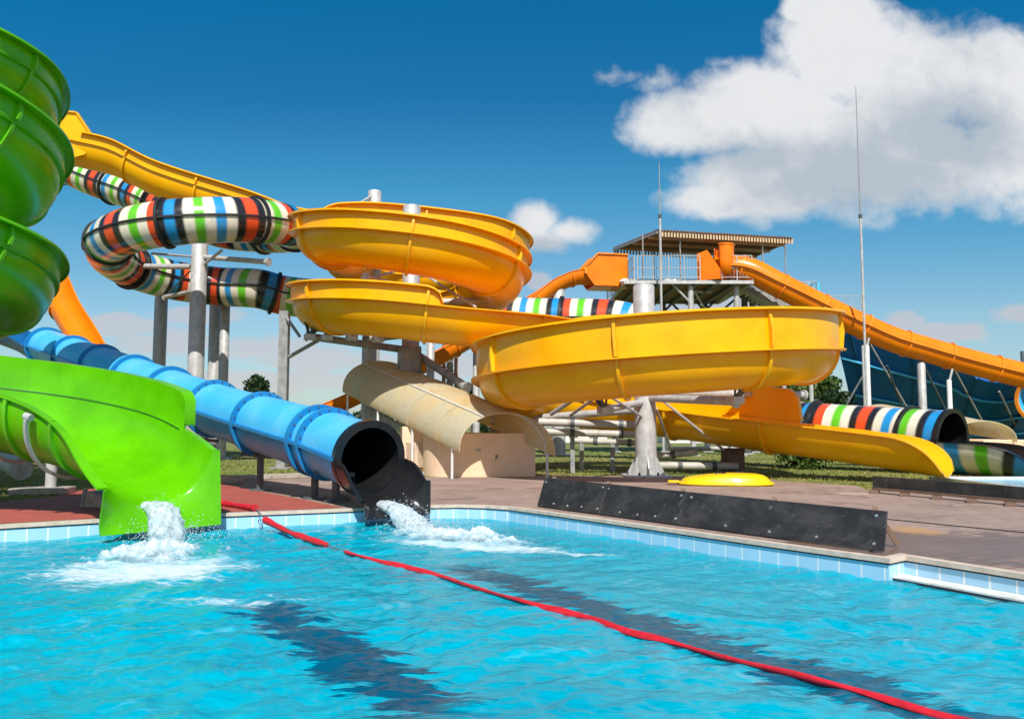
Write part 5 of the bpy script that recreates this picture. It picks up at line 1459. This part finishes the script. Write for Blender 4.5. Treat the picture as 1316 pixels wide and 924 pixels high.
hh = rng.uniform(.02, .05, n)*(1+.7*np.clip(clump, 0, 1)); ww = rng.uniform(.006, .012, n)*(1+yy/25); an = rng.uniform(0, 6.28, n); lx, ly = rng.normal(0, .05, n), rng.normal(0, .05, n)
v = np.empty((n, 3, 3)); v[:, 0] = np.stack([xx-np.cos(an)*ww, yy-np.sin(an)*ww, np.full(n, -.012)], 1); v[:, 1] = np.stack([xx+np.cos(an)*ww, yy+np.sin(an)*ww, np.full(n, -.012)], 1); v[:, 2] = np.stack([xx+lx, yy+ly, hh], 1)
me = bpy.data.meshes.new('grass'); me.from_pydata(v.reshape(-1, 3).tolist(), [], np.arange(3*n).reshape(-1, 3).tolist()); me.materials.append(M['blades'])
o = bpy.data.objects.new('grass', me); COL.objects.link(o); tag(o, 'short patchy green and straw coloured lawn grass behind the deck', 'grass', kind='stuff')

def leafmat(name, c1, c2):
    m, t, out = nt(name); p = pos(t)
    col = mixc(t, noise_tex(t, p, 2.5, 4), c1, c2); d = t.nodes.new('ShaderNodeBsdfPrincipled'); t.links.new(col, d.inputs['Base Color']); S(d, 'Roughness', .55)
    tl = t.nodes.new('ShaderNodeBsdfTranslucent'); t.links.new(col, tl.inputs[0]); x = t.nodes.new('ShaderNodeMixShader'); S(x, 0, .3)
    t.links.new(d.outputs[0], x.inputs[1]); t.links.new(tl.outputs[0], x.inputs[2]); t.links.new(x.outputs[0], out.inputs[0]); return m
M['leaf'] = leafmat('broad_leaves', (.05, .11, .015, 1), (.11, .19, .03, 1)); M['leafdark'] = leafmat('dark_leaves', (.016, .045, .012, 1), (.035, .075, .02, 1)); M['leafpale'] = leafmat('pale_leaves', (.10, .16, .04, 1), (.18, .23, .06, 1))
def tree(label, x, y, h, w, mat, seed, conical=False, n=2600, ls=.16, group='trees', trunk_h=.25, name='tree'):
    rr = np.random.default_rng(seed); root = thing(name, label, 'tree', (x, y, 0), group)
    mb = MB(); mb.tube((x, y, -.05), (x+.05, y, h*.75), w*.05+.05, .03, n=8); tr_ = mb
    blobs = []
    k = 16
    for i in range(k):
        z = h*(trunk_h+(1-trunk_h)*rr.uniform(.05, .95)); q = (z/h-trunk_h)/(1-trunk_h)
        rad = (w*(1-q)*.55 if conical else w*.5*math.sqrt(max(.05, 1-(2*q-.85)**2/1.4)))
        a = rr.uniform(0, 6.28); d = rad*math.sqrt(rr.uniform(.05, 1))*.75
        blobs.append((x+d*math.cos(a), y+d*math.sin(a), z, max(.25, (w*.16 if conical else w*.24)*rr.uniform(.7, 1.3))))
        mb.tube((x, y, z*.7), (x+d*math.cos(a)*.9, y+d*math.sin(a)*.9, z), .035+.01*w, .012, n=5)
    mb.build('trunk', M['bark'], root)
    P_ = np.empty((n, 3)); bi = rr.integers(0, k, n); B = np.array(blobs)[bi]
    d = rr.normal(0, 1, (n, 3)); d /= np.linalg.norm(d, axis=1)[:, None]; P_ = B[:, :3]+d*(B[:, 3:]*(rr.random((n, 1))**.4))*np.array([1, 1, .8])
    t1 = rr.normal(0, 1, (n, 3)); t1 /= np.linalg.norm(t1, axis=1)[:, None]; t2 = np.cross(t1, rr.normal(0, 1, (n, 3))); t2 /= np.linalg.norm(t2, axis=1)[:, None]
    s = ls*rr.uniform(.6, 1.4, (n, 1)); v = np.stack([P_-t1*s, P_+t2*s*.55, P_+t1*s, P_-t2*s*.55], 1)
    me = bpy.data.meshes.new('crown'); me.from_pydata(v.reshape(-1, 3).tolist(), [], np.arange(4*n).reshape(-1, 4).tolist()); me.materials.append(mat)
    o = bpy.data.objects.new('crown', me); COL.objects.link(o); o.parent = root; o.location = -V(root.location); return root
def tr(label, px, top, Y, w, mat, seed, **k):
    q = P(px, 540, Y); tree(label, q.x, Y, P(px, top, Y).z, w, mat, seed, **k)
tr('dark round tree peeping over the blue tube', 331, 483, 75, 2.9, M['leafdark'], 1, ls=.22)
for i, px in enumerate((588, 597, 606)):
    tr(('leftmost', 'middle', 'rightmost')[i]+' of the small far conifers behind the big bowl', px, 489+i % 2*4, 70, 1.3, M['leafdark'], 10+i, conical=True, n=1200, ls=.16, group='far conifers')
tr('leafy green tree just left of the blue bowl', 1046, 478, 44, 4.4, M['leaf'], 20, n=5200, ls=.15, trunk_h=.1)
tr('broad bush behind the big bowl, left of the leafy tree', 1000, 490, 45, 4.0, M['leaf'], 21, n=4200, ls=.15, trunk_h=.08)
tr('yellowish shrub behind the big bowl', 958, 496, 46, 3.0, M['leafpale'], 22, n=3000, ls=.14, trunk_h=.08)
tr('dark shrub against the lower edge of the blue bowl', 1075, 505, 42, 2.4, M['leafdark'], 23, n=2600, ls=.13, trunk_h=.08)
tr('low bush beside the bowl column at the lawn edge', 1035, 570, 25.5, 1.8, M['leaf'], 24, n=1800, ls=.06, trunk_h=.05)
rt = random.Random(5)
for i in range(26):
    px = -120+i*57+rt.uniform(-18, 18); Y = rt.uniform(95, 130)
    q = P(px, 540, Y); hgt = rt.uniform(2.2, 4.2)
    tree('distant low tree on the skyline', q.x, Y, hgt, rt.uniform(3.5, 6), M['leafdark' if i % 3 else 'leaf'], 40+i, n=900, ls=.38, group='skyline trees', trunk_h=.1)
# far low buildings
for k, (px, Y, w_, h_, lab) in enumerate(((735, 68, 5.5, 1.15, 'far white low building behind the pipes'), (660, 72, 4.0, 1.2, 'far white low building left of another behind the hut'), (905, 66, 7.0, .9, 'far white low building right of the bowl column'))):
    q = P(px, 550, Y); root = thing('low_building', lab, 'building', (q.x, Y, 0), 'far buildings')
    mb = MB(); mb.box((q.x, Y, h_/2), (w_, 3, h_)); wl = mb.build('wall', M['white'], root)
    mb = MB(); mb.box((q.x, Y, h_+.09), (w_+.4, 3.4, .14)); mb.build('roof', M['greysteel'], root)
    for j in range(3):
        mb = MB(); mb.box((q.x-w_*.3+j*w_*.3, Y-1.51, h_*.55), (.7, .06, .45)); mb.build('window', M['darksteel'], root)

# ================================================================== sky, sun, camera
SUN_EL, az = R(47), math.atan2(.12, -1)          # sun behind the camera, a little to the right
sd = V((math.cos(SUN_EL)*math.sin(az), math.cos(SUN_EL)*math.cos(az), math.sin(SUN_EL)))
su = bpy.data.lights.new('sun', 'SUN'); su.energy = 4.2; su.angle = R(.5); su.color = (1, .955, .88)
so = bpy.data.objects.new('sun', su); COL.objects.link(so); so.rotation_euler = sd.to_track_quat('Z', 'Y').to_euler()
wd = bpy.data.worlds.new('World'); scene.world = wd; wd.use_nodes = True; t = wd.node_tree; t.nodes.clear()
SKYS = .085
out = t.nodes.new('ShaderNodeOutputWorld'); bg = t.nodes.new('ShaderNodeBackground'); S(bg, 1, SKYS); t.links.new(bg.outputs[0], out.inputs[0])
sky = t.nodes.new('ShaderNodeTexSky'); sky.sky_type = 'NISHITA'; sky.sun_disc = False; sky.sun_elevation = SUN_EL; sky.sun_rotation = az; sky.altitude = 200; sky.air_density = 1.0; sky.dust_density = .6; sky.ozone_density = 2.0
tc = t.nodes.new('ShaderNodeTexCoord'); sp_ = t.nodes.new('ShaderNodeSeparateXYZ'); t.links.new(tc.outputs['Generated'], sp_.inputs[0])
dy = math_(t, 'MAXIMUM', sp_.outputs[1], .02); ca_ = math_(t, 'DIVIDE', sp_.outputs[0], dy); cb_ = math_(t, 'DIVIDE', sp_.outputs[2], dy)
cv = t.nodes.new('ShaderNodeCombineXYZ'); t.links.new(ca_, cv.inputs[0]); t.links.new(cb_, cv.inputs[1]); AB = cv.outputs[0]
def ab(px, py):
    u = (px-CX)/F; v = (CY-py)/F; d = cp-v*sp; return u/d, (sp+v*cp)/d
def ell(px, py, rx, ry):
    a, b = ab(px, py); rx, ry = rx/F, ry/F
    m = mapping(t, AB, (1/rx, 1/ry, 0), (0, 0, 0), (-a/rx, -b/ry, 0)); g = t.nodes.new('ShaderNodeTexGradient'); g.gradient_type = 'SPHERICAL'; t.links.new(m, g.inputs[0]); return g.outputs['Fac']
def mx(lst, gain=1):
    r = lst[0]
    for q in lst[1:]: r = math_(t, 'MAXIMUM', r, q)
    return r
w1 = t.nodes.new('ShaderNodeTexNoise'); t.links.new(AB, w1.inputs['Vector']); S(w1, 'Scale', 11); S(w1, 'Detail', 7); S(w1, 'Roughness', .58)
f1 = w1.outputs['Fac']; f2 = noise_tex(t, AB, 30, 6, .6, .3); f3 = noise_tex(t, mapping(t, AB, (1, 1, 1), loc=(3, 1, 0)), 5.5, 5, .55)
fb = math_(t, 'ADD', math_(t, 'MULTIPLY_ADD', f1, 1.5, -.75), math_(t, 'MULTIPLY_ADD', f2, .9, -.45))
big = mx([ell(*e) for e in ((1085, 75, 125, 105), (1000, 140, 150, 85), (900, 160, 125, 60), (985, 235, 160, 68), (1140, 195, 240, 110), (1270, 110, 170, 115), (1330, 190, 190, 110), (930, 255, 105, 38), (1190, 110, 170, 110), (1085, 20, 75, 55), (1030, 12, 38, 28))])
small = mx([ell(*e) for e in ((690, 285, 52, 36), (728, 298, 52, 28), (685, 305, 50, 30), (705, 312, 45, 24))])
wisp = mx([ell(*e) for e in ((800, 98, 60, 20), (840, 104, 45, 26), (930, 80, 30, 16))])
dens = math_(t, 'MAXIMUM', math_(t, 'MAXIMUM', math_(t, 'MULTIPLY', big, 1.65), math_(t, 'MULTIPLY', small, 1.05)), math_(t, 'MULTIPLY', wisp, .50))
gate = smooth(t, dens, .0, .12)
hole = math_(t, 'MULTIPLY', ell(1242, 148, 80, 60), .42)
den = math_(t, 'SUBTRACT', math_(t, 'ADD', dens, math_(t, 'MULTIPLY', fb, .85)), hole)
al = math_(t, 'MULTIPLY', smooth(t, den, .06, .80), gate)
grey = mx([ell(1085, 232, 260, 75), ell(1230, 175, 180, 80), ell(980, 205, 130, 50), ell(690, 318, 60, 22)])
shade = math_(t, 'ADD', math_(t, 'MULTIPLY', grey, .95), math_(t, 'MULTIPLY_ADD', f3, 1.5, -.78)); shade = math_(t, 'ADD', shade, math_(t, 'MULTIPLY_ADD', f2, .8, -.4)); shade = smooth(t, shade, -.1, .75)
ccol = mixc(t, shade, (.63/SKYS, .64/SKYS, .655/SKYS, 1), (.37/SKYS, .42/SKYS, .475/SKYS, 1))
# low horizon clouds
low = mx([ell(*e) for e in ((165, 420, 90, 22), (215, 440, 110, 26), (250, 405, 90, 18), (330, 448, 100, 24), (400, 462, 130, 26), (140, 418, 40, 14), (1215, 428, 75, 22), (1162, 412, 40, 18), (1305, 405, 50, 20), (690, 362, 26, 20), (330, 490, 300, 24), (940, 395, 120, 30), (560, 470, 200, 26))])
f4 = noise_tex(t, mapping(t, AB, (1, 1.9, 1)), 17, 7, .6)
ld = math_(t, 'ADD', math_(t, 'MULTIPLY', low, .95), math_(t, 'MULTIPLY_ADD', f4, 1.5, -.75)); la = math_(t, 'MULTIPLY', smooth(t, ld, .12, .55), smooth(t, low, 0, .15)); la = math_(t, 'MULTIPLY', la, .62)
gr = ramp(t, math_(t, 'MULTIPLY', cb_, 1.6), [(0.0, (.72, .80, .90, 1)), (.22, (.76, .95, .97, 1)), (.47, (.27, .92, 1.04, 1)), (.66, (.10, .70, .95, 1)), (.95, (.016, .76, 1.06, 1)), (1.0, (.013, .75, 1.06, 1))])
skc = mixc(t, 1.0, sky.outputs[0], gr, 'MULTIPLY')
c1 = mixc(t, la, skc, (.50/SKYS, .45/SKYS, .46/SKYS, 1)); front = smooth(t, sp_.outputs[1], .05, .25)
c2 = mixc(t, al, c1, ccol); fin = mixc(t, front, sky.outputs[0], c2); t.links.new(fin, bg.inputs[0])

cam = bpy.data.cameras.new('camera'); co = bpy.data.objects.new('camera', cam); COL.objects.link(co); scene.camera = co
co.location = (0, 0, CAMZ); co.rotation_euler = (math.pi/2+PITCH, 0, 0); cam.sensor_width = 36; cam.lens = 36*F/1316; cam.clip_end = 5000; cam.clip_start = .05
scene.view_settings.view_transform = 'Standard'; scene.view_settings.look = 'None'; scene.view_settings.gamma = 1; scene.view_settings.use_curve_mapping = False
scene.view_settings.exposure = .35
scene.cycles.max_bounces = 8; scene.cycles.transparent_max_bounces = 12; scene.cycles.caustics_reflective = False; scene.cycles.caustics_refractive = False
